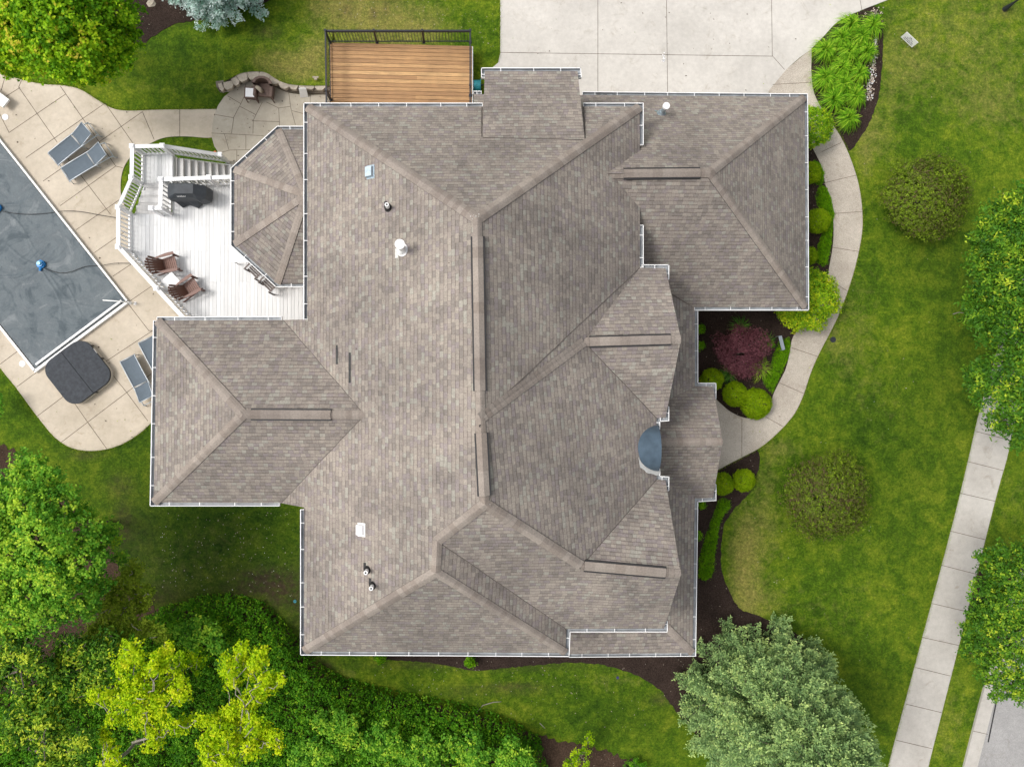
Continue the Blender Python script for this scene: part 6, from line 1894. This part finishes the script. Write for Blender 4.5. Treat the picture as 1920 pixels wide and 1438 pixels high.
# low creeping strips beside the walk
def strip_plant(poly, label, seed, n, h=.22):
    V, t, P_ = mound(poly, .12, h, n, .05, .014, seed, .35, .22, .16, .6, .48, upn=.45, spread=.5)
    o = fast_mesh('creeping_shrub', V, 4, LM['creep'], t)
    tag(o, label, 'ground cover', 'bright low creeping shrubs')
strip_plant([(1528, 300), (1540, 306), (1547, 325), (1545, 343), (1533, 345), (1524, 330), (1520, 315)], 'short bright creeping shrub at the top beside the garage walkway', 140, 6000)
strip_plant([(1540, 345), (1553, 352), (1560, 372), (1566, 400), (1563, 430), (1560, 460), (1554, 492), (1545, 500), (1532, 490), (1535, 462), (1543, 440), (1552, 415), (1545, 395), (1535, 385), (1531, 365)], 'long bright creeping shrub curling around the garage side clipped ball', 141, 17000)
strip_plant([(1462, 640), (1482, 632), (1484, 650), (1478, 675), (1467, 700), (1456, 722), (1450, 738), (1435, 722), (1430, 708), (1446, 690), (1452, 665)], 'bright creeping shrub between the purple maple and the walkway', 142, 11000)
strip_plant([(1358, 934), (1370, 940), (1371, 952), (1358, 965), (1350, 985), (1348, 1010), (1342, 1035), (1340, 1065), (1336, 1082), (1322, 1090), (1312, 1082), (1312, 1050), (1320, 1022), (1328, 995), (1342, 960), (1348, 940)], 'long bright creeping shrub in the bed south of the portico', 143, 15000)

# arching strap-leaved clumps
def blades(name, label, px, py, r_, m, n, seed, group=None, h=.42, wd_=.024, tint=.45, cat='plant', arc=None):
    rng = np.random.default_rng(seed); c = W(px, py, .2)
    root = thing(name, label, cat, (c.x, c.y, 0), group)
    K = 5; Vs, ts = [], []
    az = rng.uniform(*(arc or (0, 6.283)), n); L = r_ * rng.uniform(.35, 1.12, n); hh = h * rng.uniform(.6, 1.15, n)
    curl = rng.normal(0, .25, n); r0_ = rng.uniform(0, .1, n); tt = tint + .3 * rng.normal(size=n)
    prev = None
    for k in range(K + 1):
        t = k / K
        a = az + curl * t * t
        rr = r0_ + L * t ** 1.15; zz = hh * np.sin(math.pi * np.minimum(1, t * .86 + .04) ** .9) + .03
        Pk = np.stack([c.x + np.cos(a) * rr, c.y + np.sin(a) * rr, zz], 1)
        sd_ = np.stack([-np.sin(a), np.cos(a), np.zeros(n)], 1) * (wd_ / 2 * (1 - t ** 2.2) + .001)[..., None] if False else np.stack([-np.sin(a), np.cos(a), np.zeros(n)], 1) * (wd_ / 2 * (1 - t ** 2.2) + .001)
        cur = (Pk - sd_, Pk + sd_)
        if prev is not None:
            Vs.append(np.stack([prev[0], cur[0], cur[1], prev[1]], 1)); ts.append(tt + .18 * (t - .5))
        prev = cur
    o = fast_mesh('blades', np.concatenate(Vs), 4, m, np.concatenate(ts), root)
    return root
dl = [(1593, 50, .62, 'at the north tip, left'), (1632, 52, .66, 'at the north tip, right by the lawn'), (1575, 75, .58, 'just below the driveway edge, second row left'), (1612, 72, .55, 'second row, middle'), (1545, 97, .64, 'at the west corner touching the driveway'),
      (1588, 100, .62, 'third row, middle'), (1622, 100, .60, 'third row, beside the pebbles'), (1543, 150, .64, 'below the bare mulch notch'), (1575, 130, .58, 'in the centre of the bed'), (1608, 140, .58, 'just left of the white pebbles'),
      (1560, 190, .66, 'low on the left beside the walkway joint'), (1600, 182, .64, 'low on the right beside the dark mulch'), (1578, 160, .56, 'below the centre'), (1588, 225, .62, 'at the south end above the mulch tip')]
for i, (x, y, r_, pos) in enumerate(dl):
    blades('daylily_clump', 'green daylily clump in the driveway bed, ' + pos, x, y, r_, LM['daylily'], 300, 150 + i, 'daylily clumps in the driveway bed', h=.5, wd_=.03, tint=.40 + .06 * math.sin(i * 1.7))
blades('strap_plant', 'dark green strap leaved clump north of the purple maple', 1387, 612, .50, LM['darkblade'], 130, 180, h=.35)
blades('strap_plant', 'dark green strap leaved clump right of the purple maple', 1438, 640, .45, LM['darkblade'], 120, 181, h=.35)
blades('strap_plant', 'dark green strap leaved clump between the maple and the clipped balls', 1366, 702, .48, LM['darkblade'], 130, 182, h=.3)
blades('strap_plant', 'striped light green strap leaved clump below the purple maple', 1424, 690, .62, LM['daylily'], 150, 183, h=.3, tint=.8, wd_=.03)

# grass blades along the lawn edges next to paving soften the cut line
def edge_grass(paths, n_per_m, seed):
    rng = np.random.default_rng(seed); Ps = []
    for path in paths:
        q = [W(x, y, 0) for x, y in smooth_path(path, k=4)]
        for a, b_ in zip(q[:-1], q[1:]):
            L = (b_ - a).length; k = int(L * n_per_m); d = np.array((b_ - a).normalized()); s_ = np.array([-d[1], d[0], 0])
            t = rng.random(k)[:, None]; Ps.append(np.array(a) + (np.array(b_) - np.array(a)) * t + s_ * rng.normal(0, .03, (k, 1)))
    P = np.concatenate(Ps); n = len(P)
    d = unit(rng.normal(0, .6, (n, 3)) + np.array([0, 0, .8])); d[:, 2] = np.abs(d[:, 2]); L = rng.uniform(.03, .08, n)[:, None]
    s_ = unit(np.cross(d, rng.normal(size=(n, 3)))) * .006
    V = np.empty((n, 4, 3)); V[:, 0] = P - s_; V[:, 1] = P + s_; V[:, 2] = P + d * L + s_ * .3; V[:, 3] = P + d * L - s_ * .3; V[:, :, 2] += .005
    o = fast_mesh('edge_grass', V, 4, LM['olive'], rng.uniform(.3, 1, n)); tag(o, kind='stuff')
edge_grass([WOUT[5:], [(0, 137), (40, 150), (80, 158), (120, 161), (150, 168), (180, 186), (210, 203), (240, 208), (300, 206), (405, 205)], [(283, 793), (262, 812), (230, 832), (195, 843), (160, 845), (130, 838), (105, 822), (85, 800), (60, 768), (30, 727), (0, 690)],
            swl[3:], swr[1:9], [(938, -10), (938, 60), (938, 100), (934, 118)], cl[2:]], 320, 5)

# fine litter: fallen leaves and bits on the paving, clippings and pale flowers in the turf, leaf fragments on the roof
def litter(name, polys, z, n, m, smin, smax, seed, pl=None, weights=None):
    rng = random.Random(seed); out = []
    c = 0
    while c < n:
        poly = rng.choice(polys); xs = [p[0] for p in poly]; ys_ = [p[1] for p in poly]
        x, y = rng.uniform(max(-20, min(xs)), min(1940, max(xs))), rng.uniform(max(-20, min(ys_)), min(1458, max(ys_)))
        if not inside(x, y, poly): continue
        p = (on(pl, x, y) + Vector((0, 0, .012))) if pl else W(x, y, z)
        s_ = rng.uniform(smin, smax); a = rng.random() * 6.28; dx, dy = math.cos(a) * s_, math.sin(a) * s_
        t = Vector((0, 0, rng.uniform(0, s_ * .5)))
        out.append([p + Vector((dx, dy, 0)) , p + Vector((-dy, dx, 0)) * .5 + t, p - Vector((dx, dy, 0)), p + Vector((dy, -dx, 0)) * .5 + t]); c += 1
    V = np.array([[tuple(q) for q in f] for f in out]); V[:, :, 2] += .004
    tag(fast_mesh(name, V, 4, m, np.array([rng.random() for _ in out])), kind='stuff')
litter('fallen_leaves', [pd, walk, drive, patio], .038, 170, M['bark'], .018, .05, 1)
litter('green_litter', [pd, walk, drive], .038, 60, LM['olive'], .015, .04, 2)
lawnp = [[(1620, 0), (1920, 0), (1920, 380), (1800, 640), (1780, 900), (1660, 1380), (1560, 1180), (1400, 1130), (1360, 1000), (1440, 860), (1620, 500)], [(600, 0), (930, 0), (930, 110), (890, 60), (600, 50)], [(300, 960), (550, 960), (550, 1120), (300, 1110)], [(620, 1250), (1060, 1250), (1250, 1330), (1200, 1400), (900, 1325)]]
litter('lawn_clippings', lawnp, .01, 420, M['cushion'], .012, .035, 3)
litter('clover_flowers', lawnp, .015, 60, M['white2'], .010, .022, 4)
litter('roof_debris', [[(580, 210), (880, 420), (880, 940), (800, 1060), (580, 1190)]], 0, 50, M['bark'], .012, .03, 5, pl=PW)
